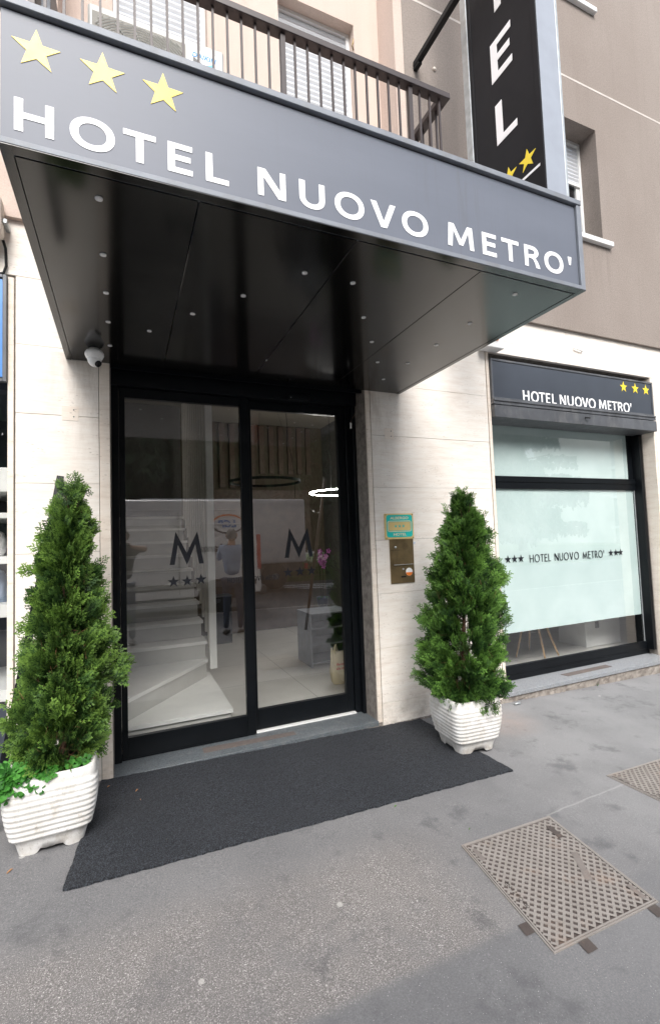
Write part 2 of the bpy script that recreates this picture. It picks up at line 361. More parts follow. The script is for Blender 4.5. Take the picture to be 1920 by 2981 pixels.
def plantermat():
    t = NT('painted_concrete_planter'); a = t.noise(7, None, 6, .65); f = t.noise(110, None, 4, .7)
    c = t.ramp(a, [(.3, (.60, .58, .54)), (.6, (.76, .75, .73))])
    c = t.mix(t.ramp(t.noise(16, t.pos((1, 1, .5)), 7, .75), [(.50, 0.0), (.70, .6)]), c, (.42, .37, .30))
    c = t.mix(t.ramp(t.noise(60, None, 3, .7), [(.62, 0.0), (.72, .75)]), c, (.28, .25, .22))
    X, Y, Z = t.sep(); c = t.mix(t.math('MULTIPLY', t.ramp(Z, [(.02, .55), (.11, 0.0)]), t.ramp(t.noise(22, None, 5, .7), [(.38, .1), (.62, 1.0)])), c, (.33, .29, .24))
    t.pbr(c, .7, 0, t.bump(t.mix(.4, f, a), .5, .004), .3); return t.m
M['planter'] = plantermat()
M['soil'] = simple('dark_soil', (.035, .025, .018), .95, 0, .5, 40, 1.0, 60)
M['bark'] = simple('reddish_bark', (.10, .055, .035), .9, 0, .4, 30, .8, 90)
M['deadtwig'] = simple('dead_brown_twigs', (.16, .075, .035), .9, 0, .4, 40)
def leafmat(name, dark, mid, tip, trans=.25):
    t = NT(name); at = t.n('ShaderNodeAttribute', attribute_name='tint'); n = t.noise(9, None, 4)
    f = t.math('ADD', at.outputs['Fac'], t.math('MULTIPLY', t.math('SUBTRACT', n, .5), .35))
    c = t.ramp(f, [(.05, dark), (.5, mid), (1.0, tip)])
    p = t.pbr(c, .55, 0, None, .35)
    tl = t.n('ShaderNodeBsdfTranslucent'); t.l(c, tl.inputs[0]); mx = t.n('ShaderNodeMixShader'); mx.inputs[0].default_value = trans
    t.l(p.outputs[0], mx.inputs[1]); t.l(tl.outputs[0], mx.inputs[2]); t.l(mx.outputs[0], t.out.inputs[0]); return t.m
M['thuja'] = leafmat('thuja_scale_leaves', (.006, .017, .006), (.028, .080, .017), (.17, .34, .06))
M['thuja2'] = leafmat('yellowish_thuja_scale_leaves', (.008, .020, .007), (.034, .088, .020), (.21, .36, .065))
M['clover'] = leafmat('clover_leaves', (.02, .09, .015), (.05, .21, .03), (.10, .34, .05), .35)
M['cedar'] = leafmat('cedar_needles', (.012, .028, .014), (.03, .065, .03), (.06, .12, .05), .15)
M['interior_floor'] = None
def tiles():
    t = NT('pale_floor_tile'); X, Y, Z = t.sep()
    b = t.n('ShaderNodeTexBrick'); b.offset = 0.0; b.inputs['Scale'].default_value = 1.0; b.inputs['Mortar Size'].default_value = .003; b.inputs['Brick Width'].default_value = .8; b.inputs['Row Height'].default_value = .8
    t.l(t.pos(), b.inputs['Vector']); b.inputs['Color1'].default_value = (.78, .76, .72, 1); b.inputs['Color2'].default_value = (.74, .72, .68, 1); b.inputs['Mortar'].default_value = (.30, .29, .27, 1)
    t.pbr(t.mix(.2, b.outputs[0], t.ramp(t.noise(6), [(.3, (.45, .43, .40)), (.7, (.68, .66, .62))])), .35, 0, None, .4); return t.m
M['interior_floor'] = tiles()
M['stair'] = simple('pale_stair_stone', (.88, .87, .84), .4, 0, .05, 5)
M['stair_riser'] = simple('shaded_stair_riser', (.60, .59, .56), .45, 0, .05, 5)  # stair stone darkened to paint in the shade under each nosing
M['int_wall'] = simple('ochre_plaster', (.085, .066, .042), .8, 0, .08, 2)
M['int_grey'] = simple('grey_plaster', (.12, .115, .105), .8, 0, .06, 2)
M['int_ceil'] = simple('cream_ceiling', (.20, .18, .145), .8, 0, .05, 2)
M['slat'] = simple('taupe_slat', (.52, .49, .44), .5, 0, .08, 3)
M['brown'] = simple('brown_steel', (.10, .065, .045), .5, 0, .2, 8)
M['wood'] = simple('beech_wood', (.55, .36, .19), .5, 0, .15, 12)
def emis(name, col, s):
    t = NT(name); e = t.n('ShaderNodeEmission', Color=(*col, 1), Strength=s); t.l(e.outputs[0], t.out.inputs[0]); return t.m
M['ringlight'] = emis('lit_ring_diffuser', (1, .96, .90), 48.0)
M['canvas'] = simple('cream_canvas', (.70, .60, .38), .9, 0, .1, 8, .4, 200)
M['red'] = simple('red_print', (.55, .04, .03), .6)
M['navy'] = simple('dark_blue_ceramic', (.02, .03, .07), .3)
M['orchid'] = simple('purple_petals', (.42, .10, .36), .6)
M['brass'] = simple('patinated_brass', (.23, .165, .085), .42, .65, .25, 10, .08, 120, .5, ((.10, .075, .05), 14, .5))
M['plaque'] = simple('gold_plaque', (.74, .56, .24), .4, .1, .08)
M['teal'] = simple('turquoise_enamel', (.015, .52, .47), .4, 0, .05)
M['cream'] = simple('cream_enamel', (.80, .70, .46), .45)
M['orange'] = simple('orange_plastic', (.85, .22, .03), .4)
M['blue'] = simple('light_blue_print', (.01, .22, .62), .5)
M['cyan'] = simple('cyan_print', (.10, .50, .70), .5)
M['bluebox'] = simple('blue_lightbox_face', (.08, .25, .62), .3)
M['beige'] = simple('beige_plastic', (.62, .57, .50), .5)
M['acgrille'] = simple('grey_grille', (.20, .19, .165), .6)
M['acwhite'] = simple('off_white_casing', (.50, .51, .495), .45, 0, .05)
M['skin'] = simple('skin', (.50, .30, .21), .55, 0, .06, 12, .1, 150)
M['hair'] = simple('dark_hair', (.03, .022, .018), .7, 0, .3, 60, .5, 300)
M['greyhair'] = simple('grey_hair', (.22, .21, .20), .7, 0, .3, 60, .5, 300)
M['shirt_blue'] = simple('light_blue_cotton', (.42, .52, .68), .85, 0, .08, 12, .3, 60)
M['shirt_dark'] = simple('dark_tee', (.04, .04, .045), .85, 0, .1, 12, .3, 60)
M['jeans'] = simple('blue_denim', (.05, .07, .12), .85, 0, .2, 14, .3, 160)
M['leather'] = simple('dark_leather', (.03, .022, .018), .5)
M['vanwhite'] = simple('white_vehicle_paint', (.86, .87, .88), .22, 0, .03, 3, 0, 100, .6)
M['rubber'] = simple('tyre_rubber', (.018, .018, .019), .8)
M['vanglass'] = simple('dark_vehicle_glass', (.015, .018, .02), .08)
M['taillight'] = simple('red_tail_lamp', (.55, .03, .015), .25)
M['greyplastic'] = simple('grey_bumper_plastic', (.10, .10, .105), .6)
M['lawn'] = simple('short_grass', (.05, .11, .025), .9, 0, .4, 30, 1.0, 80)
M['cardwhite'] = simple('pale_render', (.68, .67, .64), .8, 0, .05, 1)

# ------------------------------------------------------------------ lettering
def arc(cx, cy, rx, ry, a0, a1, n=14, e=2.0):
    o = []
    for i in range(n+1):
        a = R_(a0+(a1-a0)*i/n); c, s_ = math.cos(a), math.sin(a)
        o.append((cx+rx*math.copysign(abs(c)**(2/e), c), cy+ry*math.copysign(abs(s_)**(2/e), s_)))
    return o
def glyph(ch, s, t, style='h'):
    if ch == 'H': return [[(0,0),(s,0),(s,.5-t/2),(1-s,.5-t/2),(1-s,0),(1,0),(1,1),(1-s,1),(1-s,.5+t/2),(s,.5+t/2),(s,1),(0,1)]]
    if ch == 'T': return [[(.5-s/2,0),(.5+s/2,0),(.5+s/2,1-t),(1,1-t),(1,1),(0,1),(0,1-t),(.5-s/2,1-t)]]
    if ch == 'E': return [[(0,0),(1,0),(1,t),(s,t),(s,.5-t/2+.02),(.92,.5-t/2+.02),(.92,.5+t/2+.02),(s,.5+t/2+.02),(s,1-t),(1,1-t),(1,1),(0,1)]]
    if ch == 'L': return [[(0,0),(1,0),(1,t),(s,t),(s,1),(0,1)]]
    if ch == 'N': return [[(0,0),(s*.92,0),(s*.92,.70),(1-s*1.25,0),(1,0),(1,1),(1-s*.92,1),(1-s*.92,.30),(s*1.25,1),(0,1)]]
    if ch == 'V': return [[(.5-s*.6,0),(.5+s*.6,0),(1,1),(1-s*1.12,1),(.5,.25),(s*1.12,1),(0,1)]]
    if ch == 'M':
        if style == 'f': return [[(0,0),(s,0),(.20+s*.32,.60),(.5,-.02),(.80-s*.32,.60),(1-s,0),(1,0),(.82,1),(.5,.34),(.18,1)]]
        return [[(0,0),(s,0),(s+.055,.72),(.5-s*.45,.12),(.5+s*.45,.12),(1-s-.055,.72),(1-s,0),(1,0),(.945,1),(.945-s*1.15,1),(.5,.36),(.055+s*1.15,1),(.055,1)]]
    if ch == 'O': return [arc(.5,.5,.5,.52,0,360,40,2.15)[:-1], arc(.5,.5,.5-s*1.02,.52-t,0,360,36,2.1)[:-1][::-1]]
    if ch == 'U': return [[(0,1)]+arc(.5,.40,.5,.42,180,360,20,2.2)+[(1,1),(1-s,1)]+arc(.5,.40,.5-s,.42-t,360,180,20,2.2)+[(s,1)]]
    if ch == 'R': return [[(0,0),(s,0),(s,.42),(.40,.42),(.56,.37),(.66,.22),(1-s*1.12,0),(1,0),(.86,.28),(.72,.44)]+arc(.50,.72,.42,.28,-55,90,14)+[(0,1)],
                          [(s,.42+t*.8),(s,1-t)]+arc(.46,.71,.42-s*.9,.29-t,90,-90,12)]
    if ch == "'": return [[(.25,.60),(.75,.60),(1,1),(0,1)]]
    return []
def star(cx, cy, rad, rot=0):
    return [[(cx+(rad if i % 2 == 0 else rad*.40)*math.sin(R_(36*i+rot)), cy+(rad if i % 2 == 0 else rad*.40)*math.cos(R_(36*i+rot))) for i in range(10)]]
FACE = {'-y': lambda o, p: (p[0], o-p[2], p[1]), '-x': lambda o, p: (o-p[2], -p[0], p[1]), '+y': lambda o, p: (-p[0], o+p[2], p[1]), 'up': lambda o, p: (p[0], p[1], o+p[2])}
def outline_mesh(name, contours, face, off, thick, mat, parent):
    cu = bpy.data.curves.new(name+'_c', 'CURVE'); cu.dimensions = '2D'; cu.fill_mode = 'BOTH'; cu.extrude = thick/2
    for c in contours:
        sp = cu.splines.new('POLY'); sp.points.add(len(c)-1); sp.use_cyclic_u = True
        for i, p in enumerate(c): sp.points[i].co = (p[0], p[1], 0, 1)
    return curve_to_mesh(name, cu, face, off, thick, mat, parent)
def curve_to_mesh(name, cu, face, off, thick, mat, parent):
    tmp = bpy.data.objects.new('tmp', cu); COL.objects.link(tmp)
    me = bpy.data.meshes.new_from_object(tmp); bpy.data.objects.remove(tmp); bpy.data.curves.remove(cu)
    me.name = name; base = wloc(parent) if parent is not None else Vector((0, 0, 0))
    for v in me.vertices:
        q = FACE[face](off, (v.co.x, v.co.y, v.co.z+thick/2)); v.co = Vector(q)-base
    me.materials.clear(); me.materials.append(mat)
    o = bpy.data.objects.new(name, me); COL.objects.link(o)
    if parent is not None: o.parent = parent
    return o
def word(spans, z0, z1, stem, style='h', tk=.82):
    """spans: (char, x0, x1) in metres; stem in metres"""
    out = []
    for ch, x0, x1 in spans:
        wd, h = x1-x0, z1-z0
        for c in glyph(ch, stem/wd, stem*tk/h, style): out.append([(x0+p[0]*wd, z0+p[1]*h) for p in c])
    return out
def text(name, body, x, z, size, face, off, thick, mat, parent, align='CENTER', shear=0.0, sx=1.0, bold=0.0):
    cu = bpy.data.curves.new(name+'_t', 'FONT'); cu.body = body; cu.size = size; cu.align_x = align; cu.extrude = thick/2; cu.shear = shear; cu.offset = bold; cu.resolution_u = 3
    tmp = bpy.data.objects.new('tmp', cu); COL.objects.link(tmp); me = bpy.data.meshes.new_from_object(tmp); bpy.data.objects.remove(tmp); bpy.data.curves.remove(cu)
    base = wloc(parent) if parent is not None else Vector((0, 0, 0))
    for v in me.vertices:
        v.co = Vector(FACE[face](off, (x+v.co.x*sx, z+v.co.y, v.co.z+thick/2)))-base
    me.name = name; me.materials.clear(); me.materials.append(mat); o = bpy.data.objects.new(name, me); COL.objects.link(o)
    if parent is not None: o.parent = parent
    return o
def gz(x): return .04-.0225*max(-3.0, min(9.0, x))

# ================================================================== SETTING
def struct(name, mb, m, label=None):
    o = mb.build(name, m); o['kind'] = 'structure'; return o
XS = [-60, -3, 0, 3, 6, 9, 60]
def xsheet(y0, y1, dz, x0=-60, x1=60):
    mb = MB(); xs = [x0]+[x for x in XS if x0 < x < x1]+[x1]
    for a, b in zip(xs[:-1], xs[1:]): mb.quad((a, y0, gz(a)+dz), (b, y0, gz(b)+dz), (b, y1, gz(b)+dz), (a, y1, gz(a)+dz))
    return mb
struct('pavement', xsheet(-3.0, 3.50, 0), M['asphalt'])
k = MB()
for a, b in zip(XS[:-1], XS[1:]):
    k.add([(a,-3.16,gz(a)-.2),(b,-3.16,gz(b)-.2),(b,-3.16,gz(b)-.005),(a,-3.16,gz(a)-.005),(a,-3.0,gz(a)+.004),(b,-3.0,gz(b)+.004),(a,-3.14,gz(a)+.004),(b,-3.14,gz(b)+.004)],
          [(0,1,2,3),(3,2,7,6),(6,7,5,4)])
struct('kerb', k, M['kerbstone'])
struct('road', xsheet(-11.5, -3.16, -.13), M['road'])
zs = MB()
for i in range(9):
    y = -9.9+i*.62
    zs.quad((5.5-.16*i, y, gz(5.5)-.124), (9.2, y, gz(9)-.124), (9.2, y+.36, gz(9)-.124), (5.35-.16*i, y+.36, gz(5.4)-.124))
struct('crossing_stripes', zs, M['roadpaint'])
lw = MB(); lw.box(-60, 60, -40, -11.5, -.6, -.05); struct('lawn', lw, M['lawn'])
g = MB(); g.quad((-400, -400, -.7), (400, -400, -.7), (400, 400, -.7), (-400, 400, -.7)); struct('ground', g, M['road'])

# ------------------------------------------------------------------ the hotel building
Wy = 3.363
H = empty('hotel_building', (0, 3.5, 0), 'hotel building with travertine ground floor and brown rendered upper floors', 'building')
ZJ = [.002, .17, .604, 1.038, 1.472, 1.906, 2.34, 2.774, 3.206, 3.562]
def slabs(mb, x0, x1, za, zb, y0=Wy, y1=3.40, xj=(), g=.0022):
    zz = [za]+[z for z in ZJ if za+.02 < z < zb-.02]+[zb]
    for i, (a, b) in enumerate(zip(zz[:-1], zz[1:])):
        xx = [x0]+[x for x in xj if x0 < x < x1]+[x1]
        for j, (c, e) in enumerate(zip(xx[:-1], xx[1:])):
            dy = random.uniform(-.0012, .0012)
            mb.box(c+g/2, e-g/2, y0+dy, y1, a+g/2, b-g/2, b=.0012)
tw = MB()
slabs(tw, -.606, -.146, .035, 3.206)
slabs(tw, 1.866, 3.108, -.015, 3.206)
slabs(tw, 5.556, 10.5, -.12, 3.206, xj=(7.2, 8.9))
slabs(tw, -8.0, -4.0, .02, 3.206, xj=(-6,))
slabs(tw, -8.0, 10.5, 3.206, 3.562, xj=(-3.1, -1.2, .4, 1.9, 3.15, 4.20, 4.99, 6.4, 8.1))
slabs(tw, -.146, 1.866, 2.80, 3.206, xj=(.86,))
tw.build('stone_cladding', M['trav'], H)
def strip(x0, x1, z0, z1, y1=3.545, y0=Wy-.002):
    cs = MB()
    for a, b in zip([z0, 1.30], [1.2995, z1]): cs.box(x0, x1, y0, y1, a, b, b=.002)
    cs.build('stone_lining', M['trav_edge'], H)
strip(-.1435, -.082, .02, 2.80); strip(1.822, 1.860, .03, 2.80)
strip(-.646, -.614, .03, 3.19); strip(3.116, 3.150, .0, 3.2); strip(5.510, 5.550, -.02, 3.2, 3.50)
core = MB()
def wbox(x0, x1, z0, z1, y0=3.374, y1=3.66): core.box(x0, x1, y0, y1, z0, z1)
wbox(-.612, -.078, -.2, 2.82, y1=3.70); wbox(1.818, 3.148, -.2, 2.82, y1=3.70); wbox(5.512, 10.5, -.3, 2.82); wbox(-8, -4.0, -.2, 2.82)
wbox(-8, 3.148, 2.82, 3.56); wbox(3.148, 5.512, 3.21, 3.56); wbox(5.512, 10.5, 2.82, 3.56)
core.box(-.0, .001, 0, .001, -5, -4.999)
core.build('wall_core', M['mortar'], H)
# crumbling mortar foot
mf = MB()
def rough_strip(x0, x1, y0, z0, z1, n, slope=0.0, seed=1, amp=.012):
    rnd = random.Random(seed); rows = 4; vs = []
    for i in range(n+1):
        x = x0+(x1-x0)*i/n
        for j in range(rows+1):
            t = j/rows; zb = gz(x)-.02
            zz = zb+(z1-zb)*t
            o = (rnd.random()-.5)*amp if 0 < j < rows else 0
            vs.append((x, y0+o-(.02*(1-t)*rnd.random()*(amp/.012)), zz+(rnd.random()-.5)*.004))
    fs = [(i*(rows+1)+j, (i+1)*(rows+1)+j, (i+1)*(rows+1)+j+1, i*(rows+1)+j+1) for i in range(n) for j in range(rows)]
    mf.add(vs, fs)
rough_strip(3.112, 5.56, 3.352, 0, .018, 60, seed=3, amp=.010)
rough_strip(-.08, 1.83, 3.352, 0, .010, 120, seed=4, amp=.016)
rough_strip(1.83, 3.12, 3.360, 0, .004, 80, seed=5, amp=.02)
rough_strip(5.56, 10, 3.36, 0, -.10, 80, seed=6)
rough_strip(-.61, -.08, 3.360, 0, .04, 30, seed=7)
mf.build('mortar_foot', M['mortar'], H)
th = MB(); th.box(-.080, 1.822, 3.350, 3.72, .011, .048, b=.0025); o = th.build('threshold', M['granite'], H)
sl_ = MB(); sl_.prism([(.487, 3.436), (1.158, 3.424), (1.157, 3.482), (.486, 3.517)], 'z', .0485, .0515); sl_.build('guide_slot', M['iron_slot'], o)
ws = MB(); ws.box(3.112, 5.54, 3.335, 3.72, .018, .056, b=.0025); o = ws.build('window_sill', M['granite_light'], H)
sl_ = MB(); sl_.prism([(3.998, 3.425), (4.652, 3.434), (4.657, 3.512), (3.982, 3.500)], 'z', .0565, .0595); sl_.build('guide_slot', M['iron_slot'], o)
# upper rendered wall, 3 cm proud, with the window openings
Sy = 3.33
up = MB()
def ub(x0, x1, z0, z1, y0=Sy, y1=3.62): up.box(x0, x1, y0, y1, z0, z1)
X0, XE = 2.336, 14
wx0, wx1 = 3.93, 4.835
ub(X0, wx0, 3.562, 12.0); ub(wx1, XE, 3.562, 12.0); ub(wx0, wx1, 3.562, 4.64); ub(wx0, wx1, 5.924, 7.385); ub(wx0, wx1, 8.65, 12.0)
up.build('upper_wall', M['stucco_brown'], H)
gr = MB()
for z in (6.405, 9.5):
    gr.box(X0+.003, wx0-.1, Sy-.0015, Sy+.01, z-.011, z+.011); gr.box(wx0-.1, XE, Sy-.0015, Sy+.01, z-.011, z+.011)
gr.build('wall_groove', M['groove'], H)
pk = MB()
pk.box(2.244, 2.335, Sy, 3.62, 3.562, 12.0)
def pb(x0, x1, z0, z1): pk.box(x0, x1, 3.60, 3.85, z0, z1)
bw = [(-.043, .650), (1.254, 1.985)]
pb(-8, bw[0][0], 3.562, 12); pb(bw[0][1], bw[1][0], 3.562, 12); pb(bw[1][1], 2.244, 3.562, 12)
for a, b in bw: pb(a, b, 6.235, 12)
pk.box(-8, -.37, 3.33, 3.60, 3.562, 12)
pk.build('recess_wall', M['stucco_pink'], H)
def shutter(parent, x0, x1, z0, z1, y, mat, pitch=.042):
    mb = MB(); n = int((z1-z0)/pitch)
    for i in range(n):
        z = z0+i*pitch
        mb.add([(x0, y, z+.002), (x1, y, z+.002), (x0, y-.007, z+pitch*.5), (x1, y-.007, z+pitch*.5), (x0, y, z+pitch-.002), (x1, y, z+pitch-.002), (x0, y+.006, z+pitch), (x1, y+.006, z+pitch)],
               [(0,1,3,2),(2,3,5,4),(4,5,7,6)])
    return mb.build('roller_shutter', mat, parent, fix=False)
def frame_rect(mb, x0, x1, z0, z1, y0, y1, w, ws_=None):
    ws_ = ws_ or (w, w, w, w)
    mb.box(x0, x0+ws_[0], y0, y1, z0, z1, b=.002); mb.box(x1-ws_[1], x1, y0, y1, z0, z1, b=.002)
    mb.box(x0+ws_[0], x1-ws_[1], y0+.001, y1, z0, z0+ws_[2], b=.002); mb.box(x0+ws_[0], x1-ws_[1], y0+.001, y1, z1-ws_[3], z1, b=.002)
for a, b in bw:
    wdw = MB(); frame_rect(wdw, a, b, 3.562, 6.235, 3.69, 3.75, .035); fo = wdw.build('balcony_door', M['white_pvc'], H)
    shutter(fo, a+.03, b-.03, 3.60, 6.20, 3.715, M['shutter_white'], .052)
for zb, sh in ((4.64, 5.424), (7.385, 7.9)):
    zt = zb+1.284
    wf = MB(); frame_rect(wf, wx0, wx1, zb, zt, 3.53, 3.59, .035)
    wf.box(wx1-.035-.052, wx1-.036, 3.545, 3.60, zb+.036, sh); wf.box(wx0+.036, wx0+.088, 3.545, 3.60, zb+.036, sh); wf.box(4.37, 4.44, 3.545, 3.60, zb+.036, sh)
    fo = wf.build('upper_window', M['white_pvc'], H)
    shutter(fo, wx0+.03, wx1-.03, sh, zt-.03, 3.548, M['shutter_white'], .045)
    mb = MB(); mb.box(wx0+.036, wx1-.036, 3.528, 3.545, sh-.03, sh); mb.build('shutter_edge', M['white_pvc'], fo)
    mb = MB(); mb.box(wx0+.088, wx1-.088, 3.565, 3.571, zb+.036, sh); mb.build('glass_pane', M['darkglass'], fo)
    mb = MB(); mb.box(wx0-.10, wx1+.115, 3.285, 3.53, zb-.056, zb, b=.004); mb.build('window_sill', M['white_pvc'], fo)
# balcony
bs = MB(); bs.box(-.37, 1.86, 2.14, 3.60, 3.19, 3.33, b=.004); bs.build('balcony_slab', M['stucco_pink'], H)
rail = MB(); rail.box(-.36, 1.845, 2.165, 2.225, 4.150, 4.188, b=.003); rail.box(1.785, 1.845, 2.2255, 3.33, 4.150, 4.188, b=.003)
rail.box(-.36, 1.83, 2.18, 2.21, 3.40, 3.425); rail.box(1.805, 1.83, 2.211, 3.33, 3.40, 3.425)
ro = rail.build('balcony_railing', M['brownsteel'], H)
bar0 = MB().box(-.0055, .0055, 2.1895, 2.2005, 3.425, 4.152).build('bar', M['brownsteel'], ro); bar0.location.x = -.076
xs = [-.076+.0714*i for i in range(-3, 27)]
post = MB().box(-.013, .013, 2.182, 2.208, 3.33, 4.150)
for x in xs:
    if abs(x+.076) < .001 or min(abs(x-1.566), abs(x-.78)) < .02: continue
    c = bar0.copy(); COL.objects.link(c); c.parent = ro; c.location = (x, 0, 0)
p0 = post.build('post', M['brownsteel'], ro); p0.location.x = 1.568
for x in (.783, -.34):
    c = p0.copy(); COL.objects.link(c); c.parent = ro; c.location = (x, 0, 0)
for y in [2.2+.0714*i for i in range(1, 16)]:
    mb = MB().box(1.809, 1.820, y-.0055, y+.0055, 3.425, 4.152).build('bar', M['brownsteel'], ro)
dv = MB(); dv.box(-.36, -.335, 2.26, 2.29, 3.33, 4.9); dv.box(-.365, -.355, 2.29, 3.33, 3.4, 4.9); dv.build('balcony_divider', M['brownsteel'], H)
dv = MB(); dv.box(-.32, -.285, 2.30, 2.33, 3.33, 4.75); dv.build('divider_post', M['alu_dark'], H)
# ---------------- entrance door
e = MB()
e.box(-.080, -.032, 3.548, 3.62, .048, 2.62, b=.002); e.box(1.745, 1.800, 3.60, 3.67, .048, 2.62, b=.002); e.box(1.792, 1.822, 3.548, 3.64, .048, 2.62, b=.002)
e.box(-.080, 1.822, 3.52, 3.66, 2.62, 2.815, b=.003)
e.box(-.078, 1.820, 3.42, 3.52, 2.752, 2.79, b=.003); e.box(-.078, 1.820, 3.415, 3.43, 2.70, 2.751)
e.box(-.078, 1.820, 3.455, 3.475, 2.715, 2.7515)
door = e.build('entrance_door', M['blackframe'], H)
lf = MB(); frame_rect(lf, -.030, .895, .052, 2.618, 3.572, 3.612, .05, (.038, .067, .143, .066)); lf.box(-.030, .895, 3.568, 3.5725, .052, .060)
lf.build('door_leaf', M['blackframe'], door)
lf = MB(); frame_rect(lf, .850, 1.744, .062, 2.618, 3.622, 3.662, .05, (.075, .067, .146, .066)); lf.build('door_leaf', M['blackframe'], door)
MB().quad((.005, 3.600, .19), (.832, 3.600, .19), (.832, 3.600, 2.556), (.005, 3.600, 2.556)).build('glass_pane', M['glass'], door, fix=False)
MB().quad((.921, 3.648, .204), (1.681, 3.648, .204), (1.681, 3.648, 2.556), (.921, 3.648, 2.556)).build('glass_pane', M['glass'], door, fix=False)
MB().box(.897, 1.744, 3.585, 3.6215, .0485, .0575).build('floor_guide', M['white_pvc'], door)
mb = MB(); mb.box(1.203, 1.388, 3.497, 3.519, 2.622, 2.672, b=.006); so_ = mb.build('motion_sensor', M['blackframe'], door)
MB().lathe((1.225, 3.496, 2.636), [(.003, 0), (.003, .003)], 10, axis='y').build('indicator', M['lens'], so_)
mdec = [('M', .296, .537)]
outline_mesh('door_lettering', word(mdec, 1.350, 1.590, .034, 'f')+star(.320, 1.228, .043)+star(.4155, 1.227, .043)+star(.5135, 1.232, .043), '-y', 3.5985, .0006, M['black_vinyl'], door)
outline_mesh('door_lettering', word([('M', 1.183, 1.428)], 1.357, 1.597, .034, 'f')+star(1.205, 1.239, .042)+star(1.308, 1.241, .042)+star(1.409, 1.241, .042), '-y', 3.6465, .0006, M['black_vinyl'], door)
def futura(txt, x0, x1, z0, z1, wds, stem):
    tot = sum(wds.get(c, .6) for c in txt)+.16*(len(txt)-1); u = (x1-x0)/tot; x = x0; sp = []
    for c in txt:
        wd = wds.get(c, .6)*u
        if c != ' ': sp.append((c, x, x+wd))
        x += wd+.16*u
    return word(sp, z0, z1, stem, 'f')
FW = {'H': .66, 'O': .86, 'T': .5, 'E': .48, 'L': .42, 'N': .70, 'U': .62, 'V': .68, 'M': .88, 'R': .5, "'": .14, ' ': .30}
outline_mesh('door_lettering', futura('HOTEL', .710, .823, 1.190, 1.228, FW, .0042), '-y', 3.5985, .0006, M['black_vinyl'], door)
outline_mesh('door_lettering', futura("OVO METRO'", .925, 1.135, 1.190, 1.228, FW, .0042), '-y', 3.6465, .0006, M['black_vinyl'], door)
# ---------------- frosted shop window
e = MB()
e.box(3.150, 5.508, 3.590, 3.70, .057, .112, b=.002); e.box(3.150, 5.470, 3.585, 3.62, .112, .196, b=.003)
e.box(3.150, 5.508, 3.585, 3.63, 1.935, 2.064, b=.003); e.box(3.150, 5.508, 3.578, 3.5849, 2.006, 2.040)
e.box(3.150, 3.20, 3.585, 3.63, .196, 1.935); e.box(3.150, 3.20, 3.585, 3.63, 2.064, 2.66)
e.box(5.462, 5.508, 3.505, 3.70, .1125, 2.72, b=.003); e.box(5.385, 5.4615, 3.60, 3.65, 2.064, 2.66, b=.002); e.box(3.150, 5.508, 3.585, 3.66, 2.60, 2.72)
win = e.build('shop_window', M['blackframe'], H)
MB().box(5.448, 5.4615, 3.5965, 3.601, .197, 1.934).build('glazing_bead', M['galv'], win)
MB().quad((3.2, 3.605, .19), (5.47, 3.605, .19), (5.47, 3.605, 1.94), (3.2, 3.605, 1.94)).build('glass_pane', M['glass_clear'], win, fix=False)
MB().quad((3.2, 3.605, 2.06), (5.40, 3.605, 2.06), (5.40, 3.605, 2.62), (3.2, 3.605, 2.62)).build('glass_pane', M['glass_clear'], win, fix=False)
MB().box(3.2, 5.445, 3.609, 3.6105, .505, 1.94).build('frosted_film', M['film'], win)
MB().box(3.2, 5.385, 3.609, 3.6105, 2.06, 2.62).build('frosted_film', M['film'], win)
sts = []
for cx in (3.484, 3.571, 3.656): sts += star(cx, 1.229, .044)
for cx in (4.992, 5.075, 5.155): sts += star(cx, 1.226, .043)
outline_mesh('window_lettering', futura("HOTEL NUOVO METRO'", 3.772, 4.882, 1.183, 1.262, {**FW, ' ': .36}, .0095)+sts, '-y', 3.6035, .0006, M['black_vinyl'], win)
bx = MB(); bx.box(3.152, 5.500, 3.315, 3.58, 2.728, 2.748, b=.004); bx.box(3.152, 5.505, 3.325, 3.58, 2.700, 2.7275)
bx.box(3.152, 5.505, 3.318, 3.585, 2.573, 2.690, b=.004)
bo = bx.build('shutter_box', M['darkmetal'], H)
MB().tube([(4.35, 3.318, 2.648), (4.35, 3.295, 2.642), (4.385, 3.29, 2.640)], .007, 8).build('handle', M['black'], bo)
# ---------------- interior
it = MB(); it.quad((-.35, 3.664, .058), (8, 3.664, .058), (8, 9.6, .058), (-.35, 9.6, .058))
it.build('lobby_floor', M['interior_floor'], H, fix=False)
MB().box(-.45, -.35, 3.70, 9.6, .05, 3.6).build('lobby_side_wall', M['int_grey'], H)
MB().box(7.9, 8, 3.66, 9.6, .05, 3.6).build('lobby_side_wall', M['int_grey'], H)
MB().box(.80, 8, 7.6, 7.7, .05, 3.6).build('lobby_back_and_added_wall', M['int_wall'], H)
MB().box(-.35, .80, 9.5, 9.6, .05, 3.6).build('lobby_back_and_added_wall', M['int_grey'], H)
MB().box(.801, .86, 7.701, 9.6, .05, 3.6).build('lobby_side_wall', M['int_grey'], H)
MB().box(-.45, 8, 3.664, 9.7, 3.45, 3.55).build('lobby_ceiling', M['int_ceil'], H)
mb = MB(); mb.box(1.20, 2.92, 7.52, 7.599, .06, 2.34); mb.build('painted_recess', M['brown'], H)  # flat brown panel; its dark colour stands in for a shaded niche
sw = MB()
for i in range(11): sw.box(1.24+i*.165, 1.32+i*.165, 7.55, 7.598, 2.62 if i > 4 else 2.38, 3.42)
sw.build('wall_slats', M['brown'], H)
MB().box(3.20, 3.24, 3.71, 7.6, .06, 3.449).build('light_block_partition', M['int_grey'], H)  # added partition, placed to keep ring lamp light out of the window room
